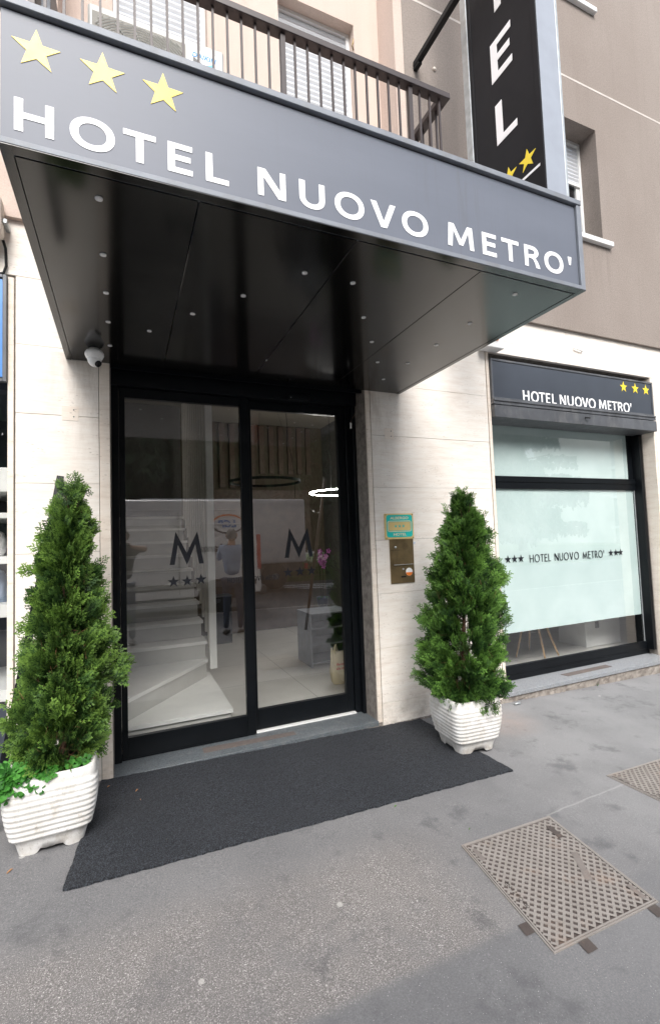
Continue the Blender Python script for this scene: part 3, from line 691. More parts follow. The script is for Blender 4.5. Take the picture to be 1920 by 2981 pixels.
MB().box(-.349, .735, 6.86, 6.95, .06, 3.449).build('lobby_back_and_added_wall', M['int_grey'], H)  # added wall across the stairs, stands in for the dark upper stairwell
st = empty('staircase', (0, 0, 0), None, None); st.parent = H; st.location = -wloc(H)
def tread(poly, z):
    MB().prism(poly, 'z', z-.03, z).build('tread', M['stair'], st)
    cx = sum(p[0] for p in poly)/len(poly); cy = sum(p[1] for p in poly)/len(poly)
    q = [(p[0] if p[0] < 0 else p[0]-.018, p[1]+.022*(1 if p[1] < cy else 0)) for p in poly]
    MB().prism(q, 'z', z-.165+.001, z-.0305).build('riser', M['stair_riser'], st)
tread([(-.345, 3.708), (.750, 3.708), (.757, 4.86), (-.345, 4.86)], .222)
tread([(-.345, 3.709), (-.067, 3.709), (.722, 4.700), (.722, 4.95), (-.345, 4.95)], .387)
for k in range(9):
    y = 4.732+.235*k; tread([(-.345, y), (.722, y), (.722, y+.30), (-.345, y+.30)], .552+.165*k)
sc_ = MB(); sc_.box(.735, .800, 4.655, 4.675, .30, 3.449); so2 = sc_.build('slat_screen', M['stair'], H)
for k in range(12):
    y = 4.78+.175*k; zb = .45+.165*((y-4.6)/.235)-.1
    if zb < 3.3: MB().box(.742, .768, y, y+.05, zb, 3.449).build('slat', M['slat'], so2)
# ================================================================== THINGS
# ---------------- canopy
cx0, cx1, cy0, cz = -.332, 2.152, 1.600, 2.707
C = empty('entrance_canopy', (.91, 3.36, cz), 'large grey sign canopy with white lettering and three yellow stars over the door', 'canopy')
mb = MB(); mb.box(cx0+.004, cx1-.034, cy0, cy0+.02, cz+.022, 3.145); mb.build('fascia_panel', M['fascia'], C)
mb = MB()
mb.box(cx0, cx1, cy0-.016, cy0+.05, 3.153, 3.180, b=.002)
mb.box(cx1-.029, cx1, cy0-.012, cy0+.04, cz+.001, 3.1525, b=.002)
mb.box(cx0, cx1-.0295, cy0-.012, cy0+.04, cz+.001, cz+.0215, b=.002)
mb.build('trim', M['alu_dark'], C)
mb = MB(); mb.box(cx0, cx1-.04, cy0+.004, cy0+.05, 3.145, 3.1525); mb.build('shadow_gap', M['black'], C)
mb = MB(); mb.box(cx1-.004, cx1-.001, cy0+.05, 3.362, cz+.004, 3.150); mb.box(cx0+.001, cx0+.004, cy0+.05, 3.362, cz+.004, 3.150); mb.box(cx0+.005, cx1-.005, cy0+.0505, 3.362, 3.140, 3.146)
mb.build('side_and_top_sheet', M['alu_dark'], C)
sx = [cx0, .253, .880, 1.519, cx1]
for a, b in zip(sx[:-1], sx[1:]):
    mb = MB(); a2 = a+(.034 if a == cx0 else .0018); b2 = b-(.034 if b == cx1 else .0018)
    mb.box(a2, b2, cy0+.030, 3.361, cz+.001, cz+.006, b=.001); mb.build('soffit_panel', M['soffit'], C)
mb = MB(); mb.box(cx0, cx0+.032, cy0-.01, 3.361, cz-.001, cz+.006); mb.box(cx1-.032, cx1, cy0-.01, 3.361, cz-.001, cz+.006); mb.box(cx0+.0325, cx1-.0325, cy0-.01, cy0+.028, cz-.0005, cz+.006)
mb.build('soffit_edge', M['soffit'], C)
spots = [(-.07, y) for y in (1.74, 2.084, 2.404, 2.722, 3.05)]+[(.139, 2.767), (.339, 2.483), (.546, 2.214), (.759, 1.925), (1.003, 1.926), (1.214, 2.22), (1.413, 2.491), (1.614, 2.777)]+[(1.83, y) for y in (3.072, 2.729, 2.402, 2.083, 1.74)]+[(.88, 2.98)]
s0 = None
for x, y in spots:
    if s0 is None:
        s0 = MB().lathe((0, 0, 0), [(.0125, .002), (.0125, -.003), (.0105, -.004), (.010, -.001)], 20).build('spotlight', M['chrome'], C)
        l0 = MB().lathe((0, 0, 0), [(.010, -.001), (.0085, -.0035), (.004, -.005)], 16).build('lens', M['lens'], s0)
        off = Vector(C.location)
        for v in s0.data.vertices: v.co += off
        for v in l0.data.vertices: v.co += off
        so_, lo_ = s0, l0
    else:
        so_ = s0.copy(); COL.objects.link(so_); so_.parent = C; lo_ = l0.copy(); COL.objects.link(lo_); lo_.parent = so_
    so_.location = Vector((x, y, cz))-off
    if (x, y) == (.88, 2.98): so_.scale = (.45, .45, 1)
L1 = [('H',-.293,-.188),('O',-.145,-.016),('T',.009,.109),('E',.147,.228),('L',.273,.353),('N',.459,.566),('U',.620,.725),('O',.767,.897),('V',.928,1.045),('O',1.075,1.206),
      ('M',1.308,1.452),('E',1.501,1.583),('T',1.616,1.720),('R',1.756,1.855),('O',1.885,2.013),("'",2.048,2.073)]
outline_mesh('lettering', word(L1, 2.765, 2.870, .0235), '-y', cy0-.0005, .0012, M['white_paint'], C)
for cx in (-.235, -.050, .136): outline_mesh('star', star(cx, 3.040, .069, 0), '-y', cy0-.0005, .0012, M['yellow_pale'], C)
# ---------------- vertical sign
V = empty('vertical_sign', (2.69, 3.33, 4.2), 'tall black sign with white letters projecting from the brown wall above the canopy', 'sign')
vb, vt = 3.36, 7.6
MB().box(2.600, 2.606, 2.185, 2.765, vb+.02, vt).build('face_panel', M['signblack'], V)
MB().box(2.607, 2.790, 2.150, 2.835, vb, vt, b=.003).build('box_body', M['signwhite'], V)
mb = MB(); mb.box(2.594, 2.606, 2.150, 2.1845, vb, vt); mb.box(2.596, 2.6065, 2.766, 2.800, vb, vt, b=.002); mb.build('edge_trim', M['signblack'], V)
mb = MB(); mb.box(2.590, 2.6065, 2.801, 2.872, vb, vt, b=.003); mb.box(2.604, 2.606, 2.77, 2.80, 4.68, 4.72); mb.build('rear_frame', M['galv'], V)
mb = MB(); mb.box(2.7905, 2.812, 2.150, 2.19, vb, vt, b=.002); mb.build('corner_trim', M['galv'], V)
vl = word([('T', -2.575, -2.375)], 5.424, 5.735, .066)+word([('E', -2.572, -2.368)], 4.905, 5.216, .066, tk=.78)+word([('L', -2.556, -2.357)], 4.404, 4.716, .066, tk=.78)+word([('O', -2.60, -2.34)], 5.93, 6.25, .066)+word([('H', -2.58, -2.36)], 6.45, 6.76, .066)
outline_mesh('lettering', vl, '-x', 2.5995, .002, M['white_paint'], V)
for cy_, cz_ in ((-2.291, 4.090), (-2.462, 4.090), (-2.63, 4.09)):
    outline_mesh('star', star(cy_, cz_, .078), '-x', 2.5995, .002, M['yellow_paint'], V)
ln = [[(-2.74, 3.965), (-2.161, 3.970), (-2.161, 3.988), (-2.74, 3.983)]]
outline_mesh('underline', ln, '-x', 2.5995, .002, M['white_paint'], V)
text('small_lettering', 'nuovo', -2.19, 3.83-.11, .17, '-x', 2.5995, .002, M['white_paint'], V, 'RIGHT', .25)
text('small_lettering', "METRO'", -2.19, 3.52, .14, '-x', 2.5995, .002, M['white_paint'], V, 'RIGHT')
mb = MB(); mb.box(2.430, 2.478, 2.13, 3.325, 5.725, 5.775, b=.003); mb.box(2.4785, 2.599, 2.45, 2.49, 5.735, 5.765); mb.box(2.435, 2.473, 3.25, 3.33, 5.70, 5.7245)
mb.build('support_bar', M['black'], V)
# ---------------- small sign over the window
S = empty('shop_sign', (4.33, 3.345, 2.75), 'flat grey sign with white lettering and three small stars above the frosted window', 'sign')
MB().box(3.175, 5.492, 3.346, 3.5, 2.765, 3.118).build('sign_panel', M['anthracite'], S)
mb = MB(); frame_rect(mb, 3.154, 5.508, 2.750, 3.140, 3.338, 3.56, .02); mb.build('sign_frame', M['darkmetal'], S)
L2 = [('H',3.540,3.623),('O',3.644,3.747),('T',3.748,3.831),('E',3.843,3.902),('L',3.926,3.987),('N',4.034,4.120),('U',4.142,4.229),('O',4.248,4.351),('V',4.352,4.446),('O',4.450,4.557),
      ('M',4.608,4.722),('E',4.744,4.799),('T',4.808,4.893),('R',4.906,4.984),('O',4.996,5.098),("'",5.110,5.128)]
outline_mesh('lettering', word(L2, 2.764, 2.868, .019), '-y', 3.3455, .002, M['white_paint'], S)
for cx in (5.022, 5.215, 5.398): outline_mesh('star', star(cx, 3.043, .062), '-y', 3.3455, .002, M['yellow_paint'], S)
# ---------------- security camera
K = empty('security_camera', (-.158, 3.13, cz), 'white dome security camera hanging under the canopy corner', 'camera')
MB().lathe((-.158, 3.13, cz), [(.030, 0), (.034, -.010), (.046, -.016), (.0535, -.030), (.0535, -.043), (.045, -.060), (.040, -.066)], 36).build('housing', M['camwhite'], K)
mb = MB(); prof = [(.040*math.cos(R_(a)), .050*math.sin(R_(a))) for a in range(10, -91, -10)]
mb.lathe((-.158, 3.13, cz-.062), prof, 32); mb.build('ball', M['camwhite'], K)
dv_ = Vector((.62, -.45, -.62)).normalized(); b0 = Vector((-.158, 3.13, cz-.075))
MB().cyl(b0+dv_*.018, b0+dv_*.040, .021, .020, 24).build('lens_barrel', M['darkglass'], K)
# ---------------- hanging wire
wr = MB(); wr.tube([(1.8180, 3.52, 2.71), (1.815, 3.515, 2.65), (1.805, 3.505, 2.59), (1.79, 3.50, 2.54), (1.757, 3.50, 2.49), (1.750, 3.50, 2.465)], .0022, 6)
wo_ = wr.build('loose_wire', M['brown']); tag(wo_, 'thin loose brown wire with white tag hanging at the door jamb', 'wire')
mb = MB(); mb.box(1.742, 1.756, 3.498, 3.502, 2.418, 2.466); mb.build('tag', M['camwhite'], wo_)
# ---------------- plaque + intercom
Pq = empty('rating_plaque', (2.09, 3.362, 1.476), 'square gold and turquoise ALBERGO HOTEL plaque with three stars on the travertine', 'plaque')
MB().box(1.951, 2.228, 3.352, 3.3615, 1.476, 1.688, b=.0015).build('plate', M['plaque'], Pq)
def rrect(x0, x1, z0, z1, r_): return arc(x1-r_, z1-r_, r_, r_, 0, 90, 6)+arc(x0+r_, z1-r_, r_, r_, 90, 180, 6)+arc(x0+r_, z0+r_, r_, r_, 180, 270, 6)+arc(x1-r_, z0+r_, r_, r_, 270, 360, 6)
outline_mesh('enamel_field', [rrect(1.966, 2.215, 1.492, 1.677, .022), rrect(1.974, 2.207, 1.537, 1.628, .02)[::-1]], '-y', 3.3515, .0008, M['teal'], Pq)
outline_mesh('enamel_frame', [rrect(1.974, 2.207, 1.537, 1.628, .020), rrect(1.980, 2.201, 1.543, 1.622, .016)[::-1]], '-y', 3.3512, .0008, M['cream'], Pq)
outline_mesh('enamel_line', [rrect(1.980, 2.201, 1.543, 1.622, .016), rrect(1.984, 2.197, 1.547, 1.618, .014)[::-1]], '-y', 3.3515, .0008, M['teal'], Pq)
text('lettering', 'ALBERGO', 2.0905, 1.640, .031, '-y', 3.3505, .0006, M['cream'], Pq, sx=1.30, bold=.0006)
text('lettering', 'HOTEL', 2.0905, 1.504, .031, '-y', 3.3505, .0006, M['cream'], Pq, sx=1.30, bold=.0006)
outline_mesh('star', star(2.053, 1.583, .015)+star(2.0905, 1.583, .015)+star(2.128, 1.583, .015), '-y', 3.3515, .0008, M['teal'], Pq)
for x, z in ((1.962, 1.678), (2.218, 1.679), (1.962, 1.486), (2.218, 1.486)): MB().lathe((x, 3.351, z), [(.0045, -.001), (.0035, .0015)], 10, axis='y').build('screw', M['brown'], Pq)
I = empty('intercom_panel', (2.10, 3.362, 1.112), 'tall brass intercom and letterbox panel below the turquoise plaque', 'intercom')
mb = MB(); mb.box(1.990, 2.216, 3.3505, 3.3618, 1.112, 1.4755, b=.0015); mb.build('plate', M['brass'], I)
mb = MB(); mb.box(2.004, 2.207, 3.346, 3.3503, 1.309, 1.320); mb.box(2.014, 2.200, 3.347, 3.3503, 1.267, 1.3085); mb.build('letter_flap', M['brass'], I)
mb = MB(); mb.box(2.016, 2.200, 3.338, 3.3465, 1.263, 1.2665); mb.build('flap_handle', M['chrome'], I)
mb = MB(); mb.box(2.014, 2.207, 3.3485, 3.3503, 1.145, 1.246, b=.0006); mb.build('letterbox_door', M['brass'], I)
mb = MB(); mb.box(2.0835, 2.1315, 3.3478, 3.3484, 1.158, 1.170); mb.build('name_slot', M['black'], I)
MB().lathe((2.106, 3.3484, 1.228), [(.0085, 0), (.0075, .003)], 16, axis='y').build('lock', M['chrome'], I)
MB().lathe((2.042, 3.3503, 1.409), [(.0095, 0), (.0085, .004), (.004, .006)], 16, axis='y').build('bell_button', M['chrome'], I)
hb = MB()
for i in range(9):
    for j in range(9):
        if (i-4)**2+(j-4)**2 < 19: hb.box(2.108+i*.0066, 2.1105+i*.0066, 3.3500, 3.3504, 1.384+j*.0066, 1.3865+j*.0066)
hb.build('speaker_holes', M['black'], I)
text('engraving', "HOTEL NUOVO METRO'", 2.042, 1.382, .0085, '-y', 3.3503, .0003, M['black'], I)
MB().lathe((2.162, 3.3478, 1.202), [(.033, 0), (.033, .0006)], 32, axis='y').build('sticker', M['camwhite'], I)
outline_mesh('sticker_band', [arc(2.162, 1.202, .032, .032, 187, 353, 20)], '-y', 3.3471, .0004, M['orange'], I)
mb = MB(); mb.box(2.2225, 2.2465, 3.3605, 3.3612, 1.430, 1.452); o = mb.build('wall_label', M['camwhite']); tag(o, 'tiny white label with blue mark stuck right of the brass panel', 'label')
mb = MB(); mb.box(2.226, 2.243, 3.3600, 3.3604, 1.436, 1.440); mb.build('printed_mark', M['blue'], o)
# old fixing plates on the stone
for x0, x1, z0, z1, lb in ((-.357, -.263, 2.310, 2.402, 'faded square patch with two screws on the left stone pier'), (1.990, 2.075, 2.312, 2.404, 'faded patch with two screws on the right stone pier')):
    mb = MB(); mb.box(x0, x1, 3.3600, 3.3615, z0, z1); o = mb.build('blanking_plate', M['trav_edge']); tag(o, lb, 'plate')
    xs_ = (x0+x1)/2+.02
    for z in (z0+.026, z1-.022): MB().lathe((xs_, 3.360, z), [(.005, -.001), (.004, .002)], 10, axis='y').build('screw', M['darkmetal'], o)
mb = MB(); mb.tube([(4.290, 3.361, 3.382), (4.290, 3.345, 3.382), (4.416, 3.345, 3.366), (4.416, 3.361, 3.366)], .006, 8); o = mb.build('wall_bracket', M['camwhite']); tag(o, 'small white bracket on the pale stone above the window sign', 'bracket')
# alarm box
A = empty('alarm_box', (3.14, 3.30, 3.195), 'white alarm box with orange strobe at the stone corner under the canopy edge', 'alarm')
MB().box(3.030, 3.245, 3.250, 3.361, 3.200, 3.47, b=.006).build('casing', M['camwhite'], A)
MB().lathe((3.157, 3.251, 3.285), [(.020, 0), (.020, .012), (.012, .022)], 20, axis='y').build('strobe', M['orange'], A)
# ---------------- air conditioner on the balcony
AC = empty('air_conditioner', (.23, 3.05, 3.33), 'white outdoor air conditioner unit on the balcony behind the railing', 'air conditioner')
ax0, ax1, ay, az0, az1 = -.168, .628, 2.90, 4.10, 4.712
mb = MB(); mb.box(ax0, ax1, ay, ay+.30, az0, az1, b=.012); mb.build('casing', M['acwhite'], AC)
gx0, gx1 = -.145, .385
MB().box(gx0, gx1, ay-.002, ay+.001, az0+.06, 4.665, b=.0005).build('grille_back', M['acgrille'], AC)
gm = MB(); gcx, gcz = .12, 4.36
for k in range(4, 26):
    rr = .016*k; pts = []; segs = []
    for a in range(0, 361, 6):
        x, z = gcx+rr*math.cos(R_(a)), gcz+rr*math.sin(R_(a))
        if gx0+.01 < x < gx1-.01 and az0+.07 < z < 4.655: pts.append((x, ay-.008, z))
        else:
            if len(pts) > 1: segs.append(pts)
            pts = []
    if len(pts) > 1: segs.append(pts)
    for p in segs: gm.tube(p, .0024, 4, cap=False)
for a in range(0, 360, 20):
    pts = [(gcx+q*math.cos(R_(a+q*60)), ay-.006, gcz+q*math.sin(R_(a+q*60))) for q in (.06, .12, .18, .24, .30)]
    pts = [p for p in pts if gx0 < p[0] < gx1 and az0+.06 < p[2] < 4.66]
    if len(pts) > 1: gm.tube(pts, .0022, 4, cap=False)
gm.build('fan_grille', M['acwhite'], AC)
MB().box(.410, .585, ay-.003, ay+.001, 4.40, 4.655, b=.001).build('badge_panel', M['white_pvc'], AC)
text('badge_lettering', 'DAIKIN', .4975, 4.600, .045, '-y', ay-.0035, .0008, M['blue'], AC, shear=.2, bold=.0012)
outline_mesh('badge_emblem', [[(.44, 4.44), (.56, 4.44), (.56, 4.59), (.50, 4.56)]], '-y', ay-.0035, .0008, M['cyan'], AC)
outline_mesh('badge_emblem', [[(.43, 4.555), (.495, 4.562), (.44, 4.595), (.43, 4.595)]], '-y', ay-.0035, .0008, M['black_vinyl'], AC)
mb = MB()
for x in (ax0+.1, ax1-.1): mb.box(x-.02, x+.02, ay+.02, ay+.30, az0-.04, az0); mb.box(x-.02, x+.02, ay+.02, ay+.06, 3.33, az0-.0405); mb.box(x-.02, x+.02, ay+.26, ay+.30, 3.33, az0-.0405)
mb.build('stand', M['galv'], AC)
# wall hook on pink wall
o = MB().tube([(1.960, 3.60, 6.02), (1.962, 3.57, 6.02), (1.958, 3.56, 6.05), (1.952, 3.575, 6.00), (1.958, 3.57, 5.95)], .006, 6).build('wall_hook', M['brass']); tag(o, 'small rusty hook on the pink recess wall right of the shutter', 'hook')
o = MB().lathe((2.665, 3.329, 5.80), [(.018, 0), (.016, .012), (.006, .018)], 14, axis='y').build('ventilation_cap', M['trav_edge']); tag(o, 'small round cap on the brown wall beside the vertical sign', 'cap')

# ---------------- mat, manholes
M['iron_mid'] = iron('cast_label_iron', (.15, .13, .12), (.24, .215, .20))
mt = MB(); mxy = [(-.258, 2.378), (2.233, 2.369), (2.200, 3.345), (-.148, 3.345)]
n1, n2 = 120, 46
def mp(i, j, z):
    a, b = i/n1, j/n2; rnd = random.random
    x = (1-b)*((1-a)*mxy[0][0]+a*mxy[1][0])+b*((1-a)*mxy[3][0]+a*mxy[2][0]); y = (1-b)*((1-a)*mxy[0][1]+a*mxy[1][1])+b*((1-a)*mxy[3][1]+a*mxy[2][1])
    return (x, y, gz(x)+z)
vs = []
for j in range(n2+1):
    for i in range(n1+1):
        e_ = i in (0, n1) or j in (0, n2); p = mp(i, j, .013+random.uniform(-.002, .002))
        if e_: p = (p[0]+random.uniform(-.003, .003), p[1]+random.uniform(-.004, .004), p[2]-.002)
        vs.append(p)
mt.add(vs, [(j*(n1+1)+i, j*(n1+1)+i+1, (j+1)*(n1+1)+i+1, (j+1)*(n1+1)+i) for j in range(n2) for i in range(n1)])
def skirt(idx):
    b = len(mt.v); top = [mt.v[i] for i in idx]
    mt.add(top+[(p[0], p[1], gz(p[0])+.001) for p in top], [(i, i+len(idx), i+1+len(idx), i+1) for i in range(len(idx)-1)])
skirt([i for i in range(n1+1)]); skirt([j*(n1+1)+n1 for j in range(n2+1)]); skirt([n2*(n1+1)+i for i in range(n1, -1, -1)]); skirt([j*(n1+1) for j in range(n2, -1, -1)])
mo = mt.build('entrance_mat', M['mat'], fix=False); tag(mo, 'long black doormat of curled vinyl in front of the entrance', 'mat')
def manhole(x0, x1, y0, y1, label, skew=0.0, tabs=False):
    E0 = empty('manhole_cover', ((x0+x1)/2, (y0+y1)/2, gz((x0+x1)/2)), label, 'manhole cover', 'manhole covers in the pavement')
    S_ = lambda x, y, z: (x+skew*(y-y0), y, gz(x)+z)
    b = MB(); b.add([S_(x0, y0, .0015), S_(x1, y0, .0015), S_(x1, y1, .0015), S_(x0, y1, .0015)], [(0, 1, 2, 3)]); b.build('recess', M['iron_pit'], E0, fix=False)
    p = .0275; t = .40; top = MB(); zt, zb = .0055, .0018
    cxm, cym = (x0+x1)/2, (y0+y1)/2; c45 = math.sqrt(.5)
    nn = int((x1-x0)/p*1.6)
    def inside(pts): return all(x0+.012 < q[0] < x1-.012 and y0+.012 < q[1] < y1-.012 for q in pts)
    def W2(a, b_): return (cxm+(a-b_)*c45, cym+(a+b_)*c45)
    for i in range(-nn, nn):
        for j in range(-nn, nn):
            a, b_ = i*p, j*p; w_ = p*t
            for (a0, a1_, b0_, b1_) in ((a, a+w_, b_, b_+w_), (a+w_, a+p, b_, b_+w_), (a, a+w_, b_+w_, b_+p)):
                q = [W2(a0, b0_), W2(a1_, b0_), W2(a1_, b1_), W2(a0, b1_)]
                if inside(q): top.add([S_(c[0], c[1], zt) for c in q], [(0, 1, 2, 3)])
            q = [W2(a+w_, b_+w_), W2(a+p, b_+w_), W2(a+p, b_+p), W2(a+w_, b_+p)]
            if inside(q): top.add([S_(c[0], c[1], zt) for c in q]+[S_(c[0], c[1], zb) for c in q], [(0, 1, 5, 4), (1, 2, 6, 5), (2, 3, 7, 6), (3, 0, 4, 7)])
    top.build('lattice_plate', M['iron_top'], E0, fix=False)
    fr = MB()
    def bar_(a, b2, c_, d_, z): fr.add([S_(a, c_, -.004), S_(b2, c_, -.004), S_(b2, d_, -.004), S_(a, d_, -.004), S_(a, c_, z), S_(b2, c_, z), S_(b2, d_, z), S_(a, d_, z)], [(4, 5, 6, 7), (0, 1, 5, 4), (1, 2, 6, 5), (2, 3, 7, 6), (3, 0, 4, 7)])
    for (m_, w_, z_) in ((0, .006, .0045), (.0085, .007, .0062)):
        bar_(x0+m_, x0+m_+w_, y0+m_, y1-m_, z_); bar_(x1-m_-w_, x1-m_, y0+m_, y1-m_, z_)
        bar_(x0+m_+w_, x1-m_-w_, y0+m_, y0+m_+w_, z_); bar_(x0+m_+w_, x1-m_-w_, y1-m_-w_, y1-m_, z_)
    fr.build('frame', M['iron_top'], E0, fix=False)
    for q in ([(x1-.19, y0+.20), (x1-.160, y0+.185), (x1-.085, y0+.34), (x1-.115, y0+.355)], [(x1-.052, y0+.03), (x1-.03, y0+.03), (x1-.03, y0+.11), (x1-.052, y0+.11)], [(x0+.03, y0+.48), (x0+.052, y0+.48), (x0+.052, y0+.56), (x0+.03, y0+.56)]):
        MB().add([S_(a, b_, .0068) for a, b_ in q], [(0, 1, 2, 3)]).build('cast_label', M['iron_mid'], E0, fix=False)
    kh = MB(); kh.box(0, .03, 0, .09, 0, .004); kx, ky = x1-.09, y1-.16
    kh.v = [S_(kx+v[0], ky+v[1], .0060+v[2]*.5) for v in kh.v]; kh.build('lifting_slot', M['iron_pit'], E0, fix=False)
    tx = text('cast_lettering', 'EN 124 D400', 0, 0, .026, 'up', 0, .0012, M['iron_pit'], E0)
    for v in tx.data.vertices:
        wv = v.co+E0.location; X, Y = wv.x, wv.y
        nx, ny = x0+.042+Y, y0+.26-X; v.co = Vector(S_(nx, ny, .0060))-E0.location
    if tabs:
        for (a, b2, c_, d_) in ((x0-.045, x0-.002, y0+.095, y0+.145), (x0+.115, x0+.165, y0-.05, y0-.002), (x0+.50, x0+.55, y0-.05, y0-.002)):
            tb = MB(); tb.add([S_(a, c_, .0035), S_(b2, c_, .0035), S_(b2, d_, .0035), S_(a, d_, .0035)], [(0, 1, 2, 3)])
            tb.build('frame_lug', M['iron_pit'], E0, fix=False)
    return E0
manhole(1.370, 1.945, 1.304, 1.915, 'square cast iron manhole cover in front, lower right, with frame lugs', .145, True)
manhole(2.700, 3.300, 1.480, 2.080, 'manhole cover half cut off at the right picture edge', 0.0)

# ---------------- planters, conifers
def planter(cx, cy, z0, half, hgt, rot, label, seed):
    rnd = random.Random(seed); E0 = empty('planter', (cx, cy, z0), label, 'planter', 'white ribbed planters beside the door'); mb = MB()
    nA = 72; prof = []
    # (height fraction, half-width fraction)
    prof += [(0, .71), (.06, .73), (.14, .77), (.20, .81)]
    nr = 9; rb = .225; re = .86
    for k in range(nr):
        t0 = rb+(re-rb)*k/nr; t1 = rb+(re-rb)*(k+1)/nr; tm = (t0+t1)/2
        wf = lambda t: .82+.20*math.sin(min(1, (t-.12)/.62)*math.pi/2)-(.045*max(0, (t-.72)/.28)**2)
        prof += [(t0+.003, wf(t0)-.004), (t0+(t1-t0)*.25, wf(tm)+.010), (tm, wf(tm)+.015), (t0+(t1-t0)*.75, wf(tm)+.010)]
    prof += [(.868, .985), (.90, 1.0), (.96, .975), (.99, .955), (1.0, .93), (.995, .87), (.96, .85), (.86, .84)]
    ca, sa = math.cos(rot), math.sin(rot); vs = []
    for (h, wf_) in prof:
        for k in range(nA):
            a = 2*math.pi*(k+.5)/nA; c, s_ = math.cos(a), math.sin(a); e = 7.0
            rr = half*wf_/((abs(c)**e+abs(s_)**e)**(1/e))
            x, y = rr*c, rr*s_; z = h*hgt
            side = min(abs(abs(c)-abs(s_)), 1)      # 0 at the corner, 1 mid-side
            if h < .10:
                lift = .020*min(1, max(0, (side-.50)/.14)); z = max(z, lift*(hgt/.345)); 
            if h < .21: x += rnd.uniform(-.0018, .0018); y += rnd.uniform(-.0018, .0018)
            vs.append((cx+x*ca-y*sa, cy+x*sa+y*ca, z0+z+(rnd.uniform(-.002, .002) if .02 < h < .2 else 0)))
    m = len(prof); fs = [(i*nA+k, i*nA+(k+1) % nA, (i+1)*nA+(k+1) % nA, (i+1)*nA+k) for i in range(m-1) for k in range(nA)]
    mb.add(vs, fs, 0, True); mb.build('tub', M['planter'], E0, fix=False)
    sm = MB(); ring = []
    for k in range(24):
        a = 2*math.pi*(k+.5)/24; c, s_ = math.cos(a), math.sin(a); rr = half*.845/((abs(c)**6+abs(s_)**6)**(1/6)); ring.append((cx+rr*(c*ca-s_*sa), cy+rr*(c*sa+s_*ca), z0+hgt*.90+rnd.uniform(-.004, .004)))
    sm.add(ring+[(cx, cy, z0+hgt*.95)], [(k, (k+1) % 24, 24) for k in range(24)], 0, True); sm.build('soil', M['soil'], E0, fix=False)
    return E0
planter(2.215, 2.790, gz(2.2)+.011, .192, .360, R_(-4), 'white ribbed square concrete planter at the right end of the mat', 5)
planter(-.345, 2.865, gz(-.3)+.000, .200, .375, R_(2), 'larger white ribbed planter left of the door, full of clover', 6)

def spray_proto(rnd, big=1.0):
    """flat branching frond in local x (length) / y (width); list of quads + tint"""
    q = []; t = []
    def seg(p0, p1, w0, w1, tint):
        d = Vector((p1[0]-p0[0], p1[1]-p0[1])); L = d.length
        if L < 1e-5: return
        n = Vector((-d.y, d.x))/L; q.append([(p0[0]+n.x*w0, p0[1]+n.y*w0), (p0[0]-n.x*w0, p0[1]-n.y*w0), (p1[0]-n.x*w1, p1[1]-n.y*w1), (p1[0]+n.x*w1, p1[1]+n.y*w1)]); t.append(tint)
    L = .075*big; bend = rnd.uniform(-.25, .25)
    ax = [(L*s, L*bend*s*s) for s in (0, .35, .7, 1.0)]
    for i in range(3): seg(ax[i], ax[i+1], .0016, .0022, .15+.25*i)
    seg(ax[2], ax[3], .0028, .0014, .85)
    for i in range(7):
        s = .16+.12*i; px, py = L*s, L*bend*s*s; sd = 1 if i % 2 else -1
        l2 = L*(.52-.42*abs(s-.35))*rnd.uniform(.8, 1.15); an = R_(rnd.uniform(38, 52))*sd
        mx, my = px+l2*.55*math.cos(an), py+l2*.55*math.sin(an); an2 = an*.75; ex, ey = mx+l2*.45*math.cos(an2), my+l2*.45*math.sin(an2)
        seg((px, py), (mx, my), .0018, .0028, .35+.2*s); seg((mx, my), (ex, ey), .0028, .0016, .70+.3*s)
        for f, sg in ((.35, 1), (.35, -1), (.7, 1), (.7, -1)):
            bx, by = px+l2*f*math.cos(an), py+l2*f*math.sin(an); an3 = an+sg*R_(40); l3 = l2*.30*rnd.uniform(.7, 1.2)
            seg((bx, by), (bx+l3*math.cos(an3), by+l3*math.sin(an3)), .0022, .0015, .75+.2*s)
    return np.array(q), np.array(t)
